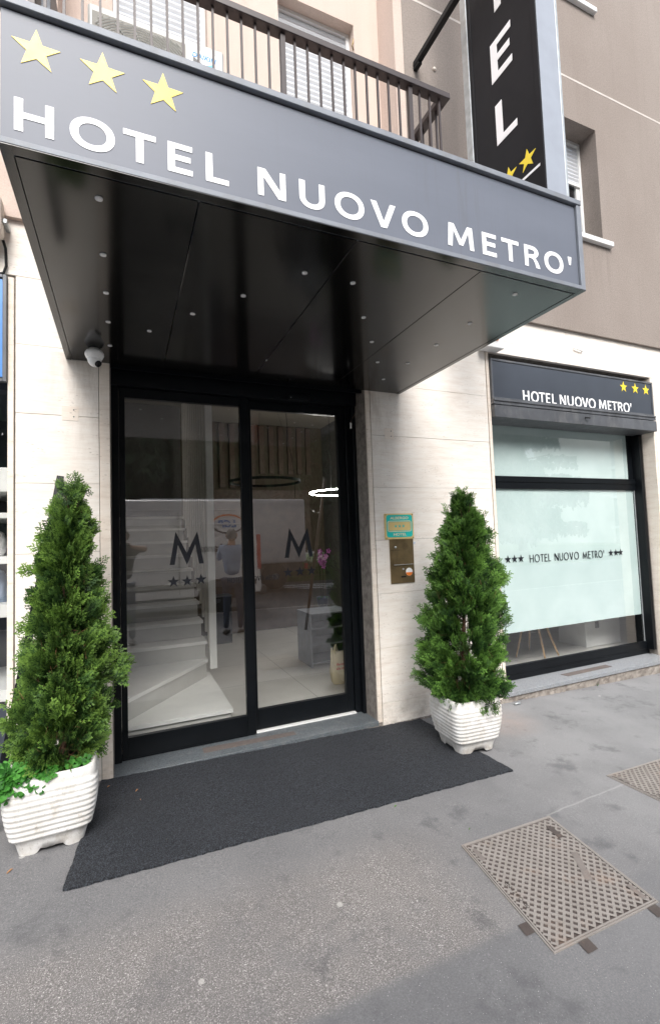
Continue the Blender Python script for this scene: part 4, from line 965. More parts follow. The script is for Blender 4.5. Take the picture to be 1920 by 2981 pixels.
def conifer(base, ztop, zbot, prof, axis_top, label, mat, seed, n_clump, sprig=None, per=19, gap=.50):
    rnd = random.Random(seed); rng = np.random.default_rng(seed)
    E0 = empty('potted_conifer', base, label, 'conifer', 'potted conifers beside the door')
    bx, by, bz = base
    tr = MB(); tr.tube([(bx, by, bz-.03), (bx+.01, by, bz+.3), ((bx+axis_top[0])/2, (by+axis_top[1])/2, (bz+ztop)/2), (axis_top[0], axis_top[1], ztop-.12)], [.020, .016, .011, .004], 8)
    for k in range(70):
        t = rnd.random()**.9; z = zbot+(ztop-zbot)*t*.9; ax_ = bx+(axis_top[0]-bx)*t; ay_ = by+(axis_top[1]-by)*t
        a = rnd.uniform(0, 2*math.pi); R = np.interp(z, prof[0], prof[1])*.75
        p0 = Vector((ax_, ay_, z-.04)); p1 = p0+Vector((math.cos(a)*R*.5, math.sin(a)*R*.5, .05)); p2 = p0+Vector((math.cos(a)*R, math.sin(a)*R, .14))
        tr.tube([p0, p1, p2], [.004, .003, .0012], 4)
    tr.build('trunk', M['bark'], E0, fix=False)
    protos = [spray_proto(rnd, rnd.uniform(.85, 1.2)) for _ in range(9)]
    Vv, Tt = [], []; DV = []
    def put(P, dirv, nrm, scale, tint):
        q, t = protos[rnd.randrange(9)]
        d_ = np.array(dirv.normalized()); n_ = np.array(nrm.normalized()); s_ = np.cross(n_, d_); s_ /= np.linalg.norm(s_)
        n_ = np.cross(d_, s_)
        x = q[..., 0:1]*scale; y = q[..., 1:2]*scale
        cup = (x*x)*rnd.uniform(-3, 1.5)+(y*y)*rnd.uniform(-6, 2)
        Vv.append((np.array(P)+x*d_+y*s_+cup*n_).reshape(-1, 3)); Tt.append(np.clip(t*.85+tint, 0, 1.2))
    ph = [rnd.uniform(0, 6.28) for _ in range(4)]
    zs = []
    while len(zs) < n_clump:
        z = rnd.uniform(zbot, ztop-.02); R = np.interp(z, prof[0], prof[1])
        if rnd.random() < (R+.05)/(max(prof[1])+.05): zs.append(z)
    for z in zs:
        a = rnd.uniform(0, 2*math.pi); R = np.interp(z, prof[0], prof[1])
        lump = 1+.13*math.sin(3*a+ph[0]+z*5)+.10*math.sin(5*a+ph[1]-z*9)+.07*math.sin(9*a+z*17+ph[2])
        t = (z-zbot)/(ztop-zbot); tt = (z-bz)/(ztop-bz); ax_ = bx+(axis_top[0]-bx)*tt; ay_ = by+(axis_top[1]-by)*tt
        if noise.noise(Vector((math.cos(a)*R*9+seed, math.sin(a)*R*9, z*8))) < -gap: continue
        depth = rnd.random()**2*.45
        rad = R*lump*(1-depth)*rnd.uniform(.90, 1.03)
        rv = Vector((math.cos(a), math.sin(a), 0)); C0 = Vector((ax_, ay_, z))+rv*max(.0, rad-.055)
        up_ = Vector((0, 0, 1)); el = rnd.uniform(.5, 1.9) if t > .12 else rnd.uniform(-.35, .8)
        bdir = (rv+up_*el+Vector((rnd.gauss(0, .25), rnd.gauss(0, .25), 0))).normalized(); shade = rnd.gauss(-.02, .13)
        twist = rnd.uniform(-.7, .7)
        fan_n = (rv.cross(up_)*math.cos(twist)+rv*math.sin(twist)).normalized()
        for k in range(per):
            off = Vector((rnd.gauss(0, .018), rnd.gauss(0, .018), rnd.gauss(0, .020)))
            q_ = rnd.random(); P = C0+bdir*(-.055+.115*q_)+off*(1-.5*q_)
            dd = (bdir+Vector((rnd.gauss(0, .30), rnd.gauss(0, .30), rnd.gauss(0, .24)))).normalized()
            nn = (fan_n+Vector((rnd.gauss(0, .35), rnd.gauss(0, .35), rnd.gauss(0, .25))))
            if abs(nn.normalized().dot(dd)) > .93: continue
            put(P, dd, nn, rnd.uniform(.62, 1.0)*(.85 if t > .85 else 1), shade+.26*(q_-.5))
    for k in range(26):      # leader
        P = Vector((axis_top[0]+rnd.gauss(0, .012), axis_top[1]+rnd.gauss(0, .012), ztop-.10+rnd.random()*.05))
        put(P, Vector((rnd.gauss(0, .28), rnd.gauss(0, .28), 1)), Vector((rnd.gauss(0, 1), rnd.gauss(0, 1), .1)), rnd.uniform(.6, .95), .08)
    if sprig:
        for (sx_, sy_, sz_) in sprig:
            for k in range(13):
                put(Vector((sx_, sy_, sz_))+Vector((rnd.gauss(0, .016), rnd.gauss(0, .016), rnd.gauss(0, .016))), Vector((.7+rnd.gauss(0, .5), rnd.gauss(0, .5), .5+rnd.gauss(0, .5))), Vector((rnd.gauss(0, .5), -1, rnd.gauss(0, .5))), rnd.uniform(.6, .95), .05)
    V_ = np.concatenate(Vv)-np.array(base); T_ = np.concatenate(Tt); nq = len(T_)
    me = bpy.data.meshes.new('foliage'); me.vertices.add(nq*4); me.vertices.foreach_set('co', V_.ravel()); me.loops.add(nq*4); me.loops.foreach_set('vertex_index', np.arange(nq*4, dtype=np.int32))
    me.polygons.add(nq); me.polygons.foreach_set('loop_start', np.arange(0, nq*4, 4, dtype=np.int32)); me.polygons.foreach_set('loop_total', np.full(nq, 4, dtype=np.int32))
    at = me.attributes.new('tint', 'FLOAT', 'FACE'); at.data.foreach_set('value', T_.astype(np.float32)); me.update(calc_edges=True); me.materials.append(mat)
    fo = bpy.data.objects.new('foliage', me); COL.objects.link(fo); fo.parent = E0
    dt = MB()                # dead brown inner twigs
    for k in range(520):
        t = rnd.random()**1.3; z = zbot+(ztop-zbot)*.75*t; a = rnd.uniform(0, 6.28); R = np.interp(z, prof[0], prof[1])*rnd.uniform(.35, .88); tt = (z-bz)/(ztop-bz)
        p = Vector((bx+(axis_top[0]-bx)*tt+math.cos(a)*R, by+(axis_top[1]-by)*tt+math.sin(a)*R, z)); q = p+Vector((rnd.gauss(0, .02), rnd.gauss(0, .02), rnd.gauss(.01, .025)))
        dt.tube([p, q], [.0013, .0008], 3, cap=False)
    tag(dt.build('dead_twigs', M['deadtwig'], E0, fix=False), kind='stuff')
    return E0
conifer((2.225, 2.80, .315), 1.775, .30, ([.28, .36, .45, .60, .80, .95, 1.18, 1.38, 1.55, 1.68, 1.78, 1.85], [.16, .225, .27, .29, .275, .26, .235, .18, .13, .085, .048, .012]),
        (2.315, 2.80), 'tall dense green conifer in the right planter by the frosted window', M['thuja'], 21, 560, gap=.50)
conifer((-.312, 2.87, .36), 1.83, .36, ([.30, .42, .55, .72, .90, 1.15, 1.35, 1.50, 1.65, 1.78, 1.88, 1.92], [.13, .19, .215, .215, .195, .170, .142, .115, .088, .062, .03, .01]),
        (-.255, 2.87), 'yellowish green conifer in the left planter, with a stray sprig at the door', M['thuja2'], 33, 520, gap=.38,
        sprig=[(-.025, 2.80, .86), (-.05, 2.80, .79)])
# clover
cl = MB(); rnd = random.Random(4)
def clover_leaf(P, n, sc):
    n = n.normalized(); t = n.cross(Vector((0, 0, 1))); t = t.normalized() if t.length > .01 else Vector((1, 0, 0)); b = n.cross(t); tint = rnd.uniform(.2, .9)
    for k in range(3):
        a = R_(120*k)+rnd.uniform(-.1, .1); e1 = t*math.cos(a)+b*math.sin(a); e2 = -t*math.sin(a)+b*math.cos(a)
        sh = [(0, 0), (.35, -.32), (.75, -.48), (1.0, -.30), (.92, 0), (1.0, .30), (.75, .48), (.35, .32)]
        cl.add([P+e1*(x*sc)+e2*(y*sc)+n*(.12*sc*(abs(y)*2-.3)) for x, y in sh], [(0, 1, 2, 3, 4), (0, 4, 5, 6, 7)], tint)
for k in range(190):
    if k < 145: x = -.555+abs(rnd.gauss(0, .11)); y = 2.865-.175+rnd.gauss(0, .02); z = .425+rnd.gauss(0, .022)
    elif k < 175: x = -.50+rnd.gauss(0, .04); y = 2.84+rnd.gauss(0, .09); z = .42+rnd.gauss(0, .035)
    else: x = rnd.uniform(-.26, -.18); y = 2.76+rnd.gauss(0, .03); z = .42+rnd.gauss(0, .012)
    if y < 2.672: z -= .01+rnd.random()*.05
    P = Vector((x, y, z)); clover_leaf(P, Vector((rnd.gauss(0, .4), -.55+rnd.gauss(0, .3), .8)), rnd.uniform(.020, .034))
    cl.tube([P, P+Vector((rnd.gauss(0, .01), .03, -.05))], [.0008, .001], 3, .2, False)
o = cl.build('clover', M['clover'], attr=True, fix=False); tag(o, 'bright green clover spilling over the rim of the left planter', 'clover', kind='stuff')
# leaning bar behind left tree
p0, p1 = Vector((-.640, 2.96, gz(-.64)+.001)), Vector((-.362, 3.335, 1.948)); d_ = (p1-p0).normalized(); sdv = Vector((1, 0, 0))-d_*d_.x; sdv.normalize(); nv = d_.cross(sdv)
mb = MB(); vs = []
for P in (p0, p1):
    for a, b in ((-1, -1), (1, -1), (1, 1), (-1, 1)): vs.append(P+sdv*.0195*a+nv*.009*b)
mb.add(vs, [(0, 1, 2, 3), (7, 6, 5, 4), (0, 4, 5, 1), (1, 5, 6, 2), (2, 6, 7, 3), (3, 7, 4, 0)]); o = mb.build('leaning_bar', M['blackframe']); tag(o, 'flat black metal bar leaning on the stone pier behind the left conifer', 'bar')
# litter and weeds
def leaf(x, y, L, ang, lb, m, cat='leaf'):
    mb = MB(); c, s_ = math.cos(ang), math.sin(ang); pts = [(-1, 0), (-.4, .35), (.3, .38), (1, 0), (.3, -.38), (-.4, -.35)]
    z = gz(x)+(.018 if 2.38 < y < 3.34 and -.2 < x < 2.2 else .003)
    vs = [(x+L*(a*c-b*.6*s_), y+L*(a*s_+b*.6*c), z+.006*abs(b)*2+.002*(a+1)) for a, b in pts]; mb.add(vs+[(x, y, z+.001)], [(i, (i+1) % 6, 6) for i in range(6)])
    o = mb.build('fallen_leaf', m, fix=False); tag(o, lb, cat, 'fallen leaves on mat and pavement'); return o
dry = simple('dry_leaf', (.42, .22, .10), .8); grn = simple('green_leaf', (.12, .25, .05), .7)
leaf(.050, 3.10, .014, 1.0, 'curled orange dry leaf on the mat, largest of those near the planter', dry)
leaf(-.105, 3.22, .009, .3, 'tiny tan scrap on the mat close to the threshold corner', dry)
leaf(.066, 2.98, .006, 2.0, 'smallest brown crumb on the mat below the curled leaf', dry)
leaf(1.350, 2.335, .011, .2, 'green leaf at the front edge of the mat', grn)
leaf(-.49, 2.62, .018, .9, 'orange dry leaf on the asphalt below the left planter', dry)
leaf(1.58, 2.0, .008, .5, 'green bit on the asphalt above the large manhole', grn)
o = MB().tube([(3.14, 3.27, gz(3.1)+.010), (3.20, 3.262, gz(3.2)+.012)], .009, 8).build('broken_tube', M['galv']); tag(o, 'grey broken tube end lying at the wall foot right of the planter', 'debris')
wd = MB(); rnd = random.Random(9)
for k in range(26):
    a = rnd.uniform(0, 6.28); L = rnd.uniform(.02, .05); P = Vector((4.278, 3.325, gz(4.28)-.002)); e1 = Vector((math.cos(a)*.5, -abs(math.sin(a))*.4, 1)).normalized()*L; sd2 = Vector((.0022, 0, 0))
    wd.add([P-sd2, P+sd2, P+e1+Vector((0, 0, 0))], [(0, 1, 2)], rnd.random())
o = wd.build('weed', M['clover'], attr=True, fix=False); tag(o, 'tiny weed growing from the crack under the window sill', 'weed')
# ---------------- jewellery shop at the left edge
J = empty('jewellery_shop', (-2.3, 3.5, 0), 'narrow slice of a jewellery shop window with white shelves at the left edge', 'shop front')
mb = MB(); mb.box(-4.0, -.66, 4.3, 4.35, .04, 3.2); mb.box(-4.0, -3.95, 3.45, 4.3, .04, 3.2); mb.box(-4.0, -.65, 3.45, 4.3, 2.50, 3.2); mb.box(-.66, -.647, 3.56, 4.3, .04, 2.5); mb.build('dark_interior', M['anthracite'], J)
mb = MB(); mb.box(-4.0, -.66, 3.45, 4.3, -.02, .55); mb.build('base_panel', M['anthracite'], J)
mb = MB()
for z0, z1 in ((.575, .645), (1.085, 1.165), (1.415, 1.462), (1.70, 1.735), (1.866, 2.02)): mb.box(-3.95, -.6605, 3.50, 4.2, z0, z1, b=.003)
mb.build('display_shelf', M['white_pvc'], J)
MB().quad((-3.95, 3.48, .1), (-.647, 3.48, .1), (-.647, 3.48, 2.5), (-3.95, 3.48, 2.5)).build('glass_pane', M['glass'], J, fix=False)
Bz = empty('display_bust', (-.80, 3.68, 1.462), 'white fabric necklace bust on the shelf at the left picture edge', 'display bust')
MB().lathe((-.80, 3.68, 1.462), [(.07, 0), (.085, .03), (.095, .10), (.075, .15), (.035, .175), (.028, .21), (.034, .225)], 28).build('bust', M['camwhite'], Bz)
MB().tube([(-.80+.07*math.cos(R_(a)), 3.60-.02*math.sin(R_(a)), 1.60+.07*math.sin(R_(a))) for a in range(180, 361, 15)], .0022, 5).build('necklace', M['brass'], Bz)
Nk = empty('display_bust', (-.76, 3.66, 1.165), 'low blue and white jewellery stand one shelf below the white bust', 'display bust')
MB().lathe((-.76, 3.70, 1.166), [(.05, 0), (.05, .16), (.03, .20), (.005, .21)], 24).build('pad', M['shirt_blue'], Nk)
MB().tube([(-.79+.03*math.cos(R_(a)), 3.62, 1.20+.07*math.sin(R_(a))) for a in range(0, 181, 15)], .004, 6).build('stand', M['camwhite'], Nk)
LB = empty('lightbox_sign', (-1.2, 3.36, 2.52), 'blue sign box in a dark frame cut by the left picture edge', 'sign')
mb = MB(); frame_rect(mb, -2.2, -.6475, 2.52, 3.19, 3.335, 3.372, .021); mb.build('frame', M['darkmetal'], LB)
MB().box(-2.17, -.669, 3.345, 3.371, 2.55, 3.16).build('face', M['bluebox'], LB)
outline_mesh('lettering', [[(-.73, 2.60), (-.695, 2.60), (-.685, 2.64), (-.71, 2.68)]], '-y', 3.3445, .001, M['white_paint'], LB)
Lb = empty('wall_box', (-.75, 3.25, 3.38), 'beige plastic lamp box on the wall at the left edge above the blue sign', 'box')
MB().box(-.92, -.655, 3.20, 3.33, 3.385, 3.62, b=.02).build('casing', M['beige'], Lb)
MB().box(-.655, -.632, 3.26, 3.36, 3.47, 3.50, b=.003).build('side_bracket', M['galv'], Lb)
o = MB().tube([(-.665, 3.33, 3.40), (-.655, 3.345, 3.36), (-.652, 3.348, 3.25), (-.665, 3.345, 3.20), (-.70, 3.345, 3.19)], .008, 8).build('black_cable', M['black']); tag(o, 'black cable hanging from the beige box down to the blue sign', 'cable')
# ---------------- lobby furniture
def ring(cx, cy, cz_, rad, label, m, hang):
    E0 = empty('ring_pendant', (cx, cy, cz_), label, 'pendant lamp', 'ring lamps in the lobby'); n = 64
    mb = MB(); vs = []
    for k in range(n):
        a = 2*math.pi*k/n
        hz = .014 if rad < .4 else .006
        for rr, zz in ((rad, -hz), (rad, hz), (rad-(.016 if rad < .4 else .010), hz), (rad-(.016 if rad < .4 else .010), -hz)): vs.append((cx+rr*math.cos(a), cy+rr*math.sin(a), cz_+zz))
    mb.add(vs, [(k*4+j, ((k+1) % n)*4+j, ((k+1) % n)*4+(j+1) % 4, k*4+(j+1) % 4) for k in range(n) for j in range(4)]); mb.build('ring', m, E0)
    MB().tube(hang, .003, 5).build('cable', M['black'], E0)
    mb = MB()
    for a in ((90, 210, 330) if rad < .4 else ()): mb.tube([(cx+rad*math.cos(R_(a)), cy+rad*math.sin(R_(a)), cz_), (cx, cy, 3.44)], .0012, 4)
    if rad < .4: mb.build('suspension', M['black'], E0)
ring(1.42, 5.0, 2.148, .392, 'unlit black ring lamp hanging in the lobby behind the door', M['black'], [(1.745, 5.1, 3.44), (1.72, 5.1, 3.0), (1.74, 5.1, 2.6), (1.79, 5.1, 2.35), (1.79, 5.05, 2.16), (1.78, 5.05, 1.98)])
ring(2.66, 5.55, 2.10, .47, 'brightly lit white ring lamp hanging further right in the lobby', M['ringlight'], [(2.66, 6.02, 3.44), (2.67, 6.02, 2.8), (2.66, 6.02, 2.11)])
Bg = empty('tote_bag', (1.99, 4.35, .06), 'cream canvas tote bag with red print on the lobby floor by the door', 'bag')
mb = MB(); vs = []; nA = 32; pf = [(0, .80, .6), (.03, .95, .9), (.12, 1.0, 1.0), (.20, .97, .85), (.27, .93, .55), (.31, .90, .28)]
for i, (h, wx_, wy_) in enumerate(pf):
    for k in range(nA):
        a = 2*math.pi*k/nA; c, s_ = math.cos(a), math.sin(a); e = 3.5; rr = 1/((abs(c)**e+abs(s_)**e)**(1/e))
        vs.append((2.0+.145*wx_*rr*c+.006*math.sin(5*a+h*30), 4.36+.07*wy_*rr*s_+.006*math.sin(7*a+h*22), .061+h+(.045*max(0, -c)**3 if i == 5 else 0)+random.uniform(-.003, .003)))
mb.add(vs, [(i*nA+k, i*nA+(k+1) % nA, (i+1)*nA+(k+1) % nA, (i+1)*nA+k) for i in range(5) for k in range(nA)], 0, True); mb.add(vs[:nA], [tuple(range(nA))[::-1]]); mb.build('sack', M['canvas'], Bg, fix=False)
MB().tube([(1.90, 4.33, .36), (1.885, 4.33, .42), (1.91, 4.35, .44), (1.93, 4.36, .37)], .010, 8).build('handle', M['canvas'], Bg)
text('print', 'fferenti', 1.885, .255, .034, '-y', 4.284, .0008, M['red'], Bg, 'LEFT', .1, bold=.0008)
text('print', 'alle motivi.', 1.88, .215, .034, '-y', 4.284, .0008, M['red'], Bg, 'LEFT', .1, bold=.0008)
Cb = empty('display_cabinet', (2.1, 5.2, .06), 'low grey open shelf cabinet in the lobby behind the right door leaf', 'cabinet')
mb = MB(); mb.box(1.90, 1.915, 5.0, 5.45, .061, .66); mb.box(2.40, 2.415, 5.0, 5.45, .061, .66); mb.box(1.9155, 2.3995, 5.43, 5.45, .061, .66); mb.build('side_panel', M['alu_dark'], Cb)
mb = MB()
for z in (.10, .30, .48, .64): mb.box(1.9155, 2.3995, 5.005, 5.4295, z, z+.016)
mb.build('shelf', M['alu_dark'], Cb)
for (ox, oy, lb) in ((2.28, 5.55, 'purple orchid in a dark blue pot seen through the right door leaf'), (2.62, 5.3, 'second purple orchid half hidden behind the right door frame')):
    O = empty('orchid', (ox, oy, .06), lb, 'orchid', 'purple orchids in the lobby'); z0 = .62
    MB().box(ox-.10, ox+.10, oy-.10, oy+.10, .061, z0-.001, b=.004).build('plinth', M['int_grey'], O)
    MB().lathe((ox, oy, z0), [(.045, 0), (.065, .06), (.075, .15), (.068, .15), (.05, .12)], 24).build('pot', M['navy'], O)
    mb = MB(); rnd = random.Random(int(ox*10)); fl_ = MB()
    for s_ in (-1, 1):
        pts = [(ox+.01*s_, oy, z0+.12), (ox+.02*s_, oy, z0+.38), (ox+.03*s_, oy-.01, z0+.58), (ox-.05*s_, oy-.02, z0+.72)]; mb.tube(pts, .003, 5)
        for k in range(9):
            P = Vector(pts[2]).lerp(Vector(pts[3]), k/8)+Vector((rnd.gauss(0, .025), rnd.gauss(0, .02), rnd.gauss(0, .02)-.02))
            for q in range(5):
                a = 2*math.pi*q/5; c1 = P+Vector((.024*math.cos(a), -.006, .024*math.sin(a))); e1 = Vector((-math.sin(a)*.012, 0, math.cos(a)*.012)); e2 = Vector((math.cos(a)*.02, 0, math.sin(a)*.02))
                fl_.add([P, c1-e1, c1+e2*.6, c1+e1], [(0, 1, 2, 3)])
    mb.build('stem', M['thuja'], O); fl_.build('flowers', M['orchid'], O, fix=False)
    lf_ = MB()
    for k in range(5):
        a = k*1.3; e1 = Vector((math.cos(a), math.sin(a), 0)); s2 = Vector((-math.sin(a), math.cos(a), 0)); P = Vector((ox, oy, z0+.12))
        lf_.add([P, P+e1*.06+s2*.02+Vector((0, 0, .03)), P+e1*.14+Vector((0, 0, .01)), P+e1*.06-s2*.02+Vector((0, 0, .03))], [(0, 1, 2, 3)])
    lf_.build('leaves', M['clover'], O, fix=False)
Pd = empty('black_pedestal', (1.30, 6.95, .06), 'black pedestal deep in the lobby between slat screen and door post', 'pedestal')
MB().box(1.16, 1.40, 6.85, 7.09, .061, .72, b=.004).build('column', M['black'], Pd); MB().box(1.15, 1.41, 6.84, 7.10, .7205, .74, b=.003).build('top_plate', M['darkmetal'], Pd)
Ch = empty('side_chair', (4.33, 4.15, .06), 'white shell chair with splayed beech legs behind the frosted window', 'chair')
fx = [(4.10, 4.20), (4.33, 4.00), (4.565, 4.02), (4.51, 4.40)]; cxm, cym = 4.36, 4.19
for x, y in fx:
    tx, ty = cxm+(x-cxm)*.48, cym+(y-cym)*.48
    MB().tube([(x, y, .062), (tx, ty, .46)], [.010, .015], 10).build('leg', M['wood'], Ch)
mb = MB(); mb.tube([(4.22, 4.19, .34), (4.50, 4.20, .30)], .004, 6); mb.tube([(4.35, 4.08, .34), (4.42, 4.32, .30)], .004, 6); mb.build('wire_brace', M['darkmetal'], Ch)
mb = MB(); vs = []; n_ = 12
for i in range(n_+1):
    for j in range(n_+1):
        u_, v_ = i/n_*2-1, j/n_; sx_ = .22*(1-.15*v_)*u_
        if v_ < .55: yy = cym-.22+.44*v_/.55; zz = .47-.03*math.sin(v_/.55*math.pi)+.05*u_*u_
        else: t_ = (v_-.55)/.45; yy = cym+.22+.07*t_; zz = .47+.38*t_; yy -= .06*u_*u_
        vs.append((cxm+sx_, yy, zz+.03*abs(u_)**3))
mb.add(vs, [(i*(n_+1)+j, (i+1)*(n_+1)+j, (i+1)*(n_+1)+j+1, i*(n_+1)+j+1) for i in range(n_) for j in range(n_)], 0, True); so3 = mb.build('shell', M['white_pvc'], Ch, fix=False)
md = so3.modifiers.new('t', 'SOLIDIFY'); md.thickness = .008
Pi = empty('white_plinth', (5.5, 4.6, .06), 'plain white box plinth behind the lower right of the frosted window', 'plinth')
MB().box(5.13, 5.75, 4.10, 4.5, .061, .95, b=.004).build('box', M['white_pvc'], Pi); MB().box(5.30, 5.36, 4.09, 4.0999, .28, .36, b=.003).build('power_socket', M['darkmetal'], Pi)
o = MB().prism([(4.62, 3.88), (4.70, 3.86), (4.73, 3.93), (4.65, 3.95)], 'z', .060, .062).build('paper_scrap', M['white_pvc']); tag(o, 'white scrap of paper on the floor behind the window glass', 'paper')

# ================================================================== STREET SIDE (seen in the glass)
def wheel(cx, cy, z, rad, wd, parent):
    o = MB().lathe((cx, cy+wd/2, z), [(rad*.62, 0), (rad*.9, 0), (rad, .03), (rad, wd-.03), (rad*.9, wd), (rad*.62, wd)], 36, axis='y').build('wheel', M['rubber'], parent)
    MB().lathe((cx, cy+wd/2-.015, z), [(.05, -.02), (rad*.25, -.015), (rad*.6, .02), (rad*.6, wd-.05), (rad*.25, wd-.02), (.05, wd-.01)], 28, axis='y').build('rim', M['alu_dark'], o)
zr = gz(0)-.13
VN = empty('panel_van', (.2, -4.3, zr), 'white high-roof panel van parked along the kerb behind the photographer', 'van')
def van():
    xr, xf, yn, yf = 2.86, -2.75, -3.32, -5.30
    side = [(xr, .42), (xr+.03, .55), (xr-.02, 1.2), (xr-.10, 2.2), (xr-.20, 2.50), (xr-.32, 2.56), (-1.0, 2.56), (-1.5, 2.45), (-2.05, 1.62), (-2.70, 1.38), (xf, 1.1), (xf-.02, .55), (xf, .42)]
    N = len(side); vs = []; sec = [(0, .0), (.04, .97), (.5, 1.0)]
    ys = [yn, yn-.05, yn-.16, yf+.16, yf+.05, yf]; ins = [.10, .03, 0, 0, .03, .10]
    for y, q in zip(ys, ins):
        for x, z in side:
            zz = z+zr-.0; tilt = max(0, (z-1.2))*.045
            yy = y-(tilt if y > -4.3 else -tilt)
            cx_, cz_ = 0.1, 1.3; vs.append((x-(x-cx_)*q*.12, yy, zr+z-(z-cz_)*q*.35))
    mb = MB(); mb.add(vs, [(i*N+k, i*N+(k+1) % N, (i+1)*N+(k+1) % N, (i+1)*N+k) for i in range(5) for k in range(N)]+[tuple(range(N))[::-1], tuple(range(5*N, 6*N))], 0, False)
    body = mb.build('body', M['vanwhite'], VN)
    b = MB(); yl = yn+.006
    def ln(x0, x1, z0, z1, t=.006): b.box(x0, x1, yn-.035-max(0, z1-1.2)*.045, yl+.0-max(0, z0-1.2)*.045, zr+z0, zr+z1)
    b.build if False else None
    for x in (1.05, .0): b.add([(x, yl, zr+.5), (x+.014, yl, zr+.5), (x+.014, yl, zr+1.2), (x, yl, zr+1.2), (x+.014, yl-.05, zr+2.28), (x, yl-.05, zr+2.28)], [(0, 1, 2, 3), (3, 2, 4, 5)])
    b.add([(.014, yl-.002, zr+1.02), (1.05, yl-.002, zr+1.02), (1.05, yl-.002, zr+1.035), (.014, yl-.002, zr+1.035)], [(0, 1, 2, 3)])
    b.build('door_seam', M['black'], VN, fix=False)
    s2 = MB(); s2.box(-2.2, 2.75, yn-.01, yn+.012, zr+.62, zr+.74, b=.006); s2.build('side_moulding', M['greyplastic'], VN)
    s2 = MB(); s2.box(-1.3, 2.70, yn-.06, yn-.022, zr+1.98, zr+2.02, b=.008); s2.box(-1.3, 2.66, yn-.09, yn-.045, zr+2.30, zr+2.33, b=.008); s2.build('body_crease', M['vanwhite'], VN)
    r1 = MB(); r1.tube([(2.55, yn-.105, zr+2.50), (-.95, yn-.105, zr+2.50)], .02, 8); r1.build('roof_gutter', M['vanwhite'], VN)
    bm_ = MB(); bm_.box(2.82, 3.0, -5.25, -3.36, zr+.36, zr+.58, b=.03); bm_.box(-2.86, -2.7, -5.25, -3.36, zr+.33, zr+.7, b=.04); bm_.build('bumper', M['greyplastic'], VN)
    for y0_, y1_ in ((-3.47, -3.325), (-5.29, -5.15)): MB().box(2.78, 2.872, y0_, y1_, zr+.95, zr+1.75, b=.015).build('tail_light', M['taillight'], VN)
    for y0_, y1_ in ((-3.6, -3.36), (-5.26, -5.0)): MB().box(-2.785, -2.6, y0_, y1_, zr+.85, zr+1.15, b=.03).build('headlight', M['shutter_white'], VN)
    MB().quad((-1.25, yl-.032, zr+1.45), (-.25, yl-.012, zr+1.45), (-.25, yl-.045, zr+2.10), (-1.25, yl-.045, zr+2.10)).build('side_window', M['vanglass'], VN, fix=False)
    MB().add([(-1.53, -3.42, zr+2.40), (-1.53, -5.2, zr+2.40), (-2.03, -5.2, zr+1.68), (-2.03, -3.42, zr+1.68)], [(0, 1, 2, 3)]).build('windscreen', M['vanglass'], VN, fix=False)
    for x in (1.85, -1.85):
        for y in (-3.50, -5.12): wheel(x, y, zr+.345, .345, .22, VN)
    arch = MB()
    for x in (1.85, -1.85): arch.prism([(x+.43*math.cos(R_(a)), zr+.36+.43*math.sin(R_(a))) for a in range(0, 181, 12)], 'y', yn-.02, yn+.004)
    arch.build('wheel_arch', M['black'], VN)
    yo = yn+.008
    text('side_lettering', 'L-gipharma', -1.95, 1.40+zr, .24, '+y', yo-.015, .002, M['navy'], VN, shear=.25, bold=.004)
    text('side_emblem', 'LGP', -2.12, 1.93+zr, .22, '+y', yo-.038, .002, M['bluebox'], VN, shear=.2, bold=.008)
    for a0, a1, mt_ in ((20, 165, 'orange'), (200, 345, 'navy')):
        o_ = arc(-2.12, 2.0+zr, .36, .22, a0, a1, 20); i_ = arc(-2.12, 2.0+zr, .33, .185, a1, a0, 20); outline_mesh('side_emblem', [o_+i_], '+y', yo-.042, .002, M[mt_], VN)
van()
TR = empty('box_truck', (3.2, -9.0, zr), 'white box truck with corrugated body parked across the street', 'truck')
mb = MB(); mb.box(.4, 5.55, -9.6, -7.5, zr+.85, zr+2.95, b=.04)
for k in range(22): mb.box(.5, 5.40, -7.502, -7.475, zr+.95+k*.088, zr+.985+k*.088)
mb.build('box_body', M['shutter_white'], TR)
mb = MB(); mb.box(.3, 5.5, -9.3, -7.8, zr+.55, zr+.84); mb.build('chassis', M['greyplastic'], TR)
mb = MB(); mb.prism([(-1.3, zr+.5), (.35, zr+.5), (.35, zr+2.3), (-.75, zr+2.3), (-1.25, zr+1.4)], 'y', -9.5, -7.6); mb.build('cab', M['vanwhite'], TR)
MB().quad((-.75, -7.595, zr+1.45), (.0, -7.595, zr+1.45), (.0, -7.595, zr+2.1), (-.55, -7.595, zr+2.1)).build('side_window', M['vanglass'], TR, fix=False)
mb = MB(); mb.box(5.551, 5.60, -7.75, -7.55, zr+.62, zr+.80); mb.build('tail_light', M['taillight'], TR)
for x in (4.5, -.5):
    for y in (-7.75, -9.35): wheel(x, y, zr+.42, .42, .26, TR)
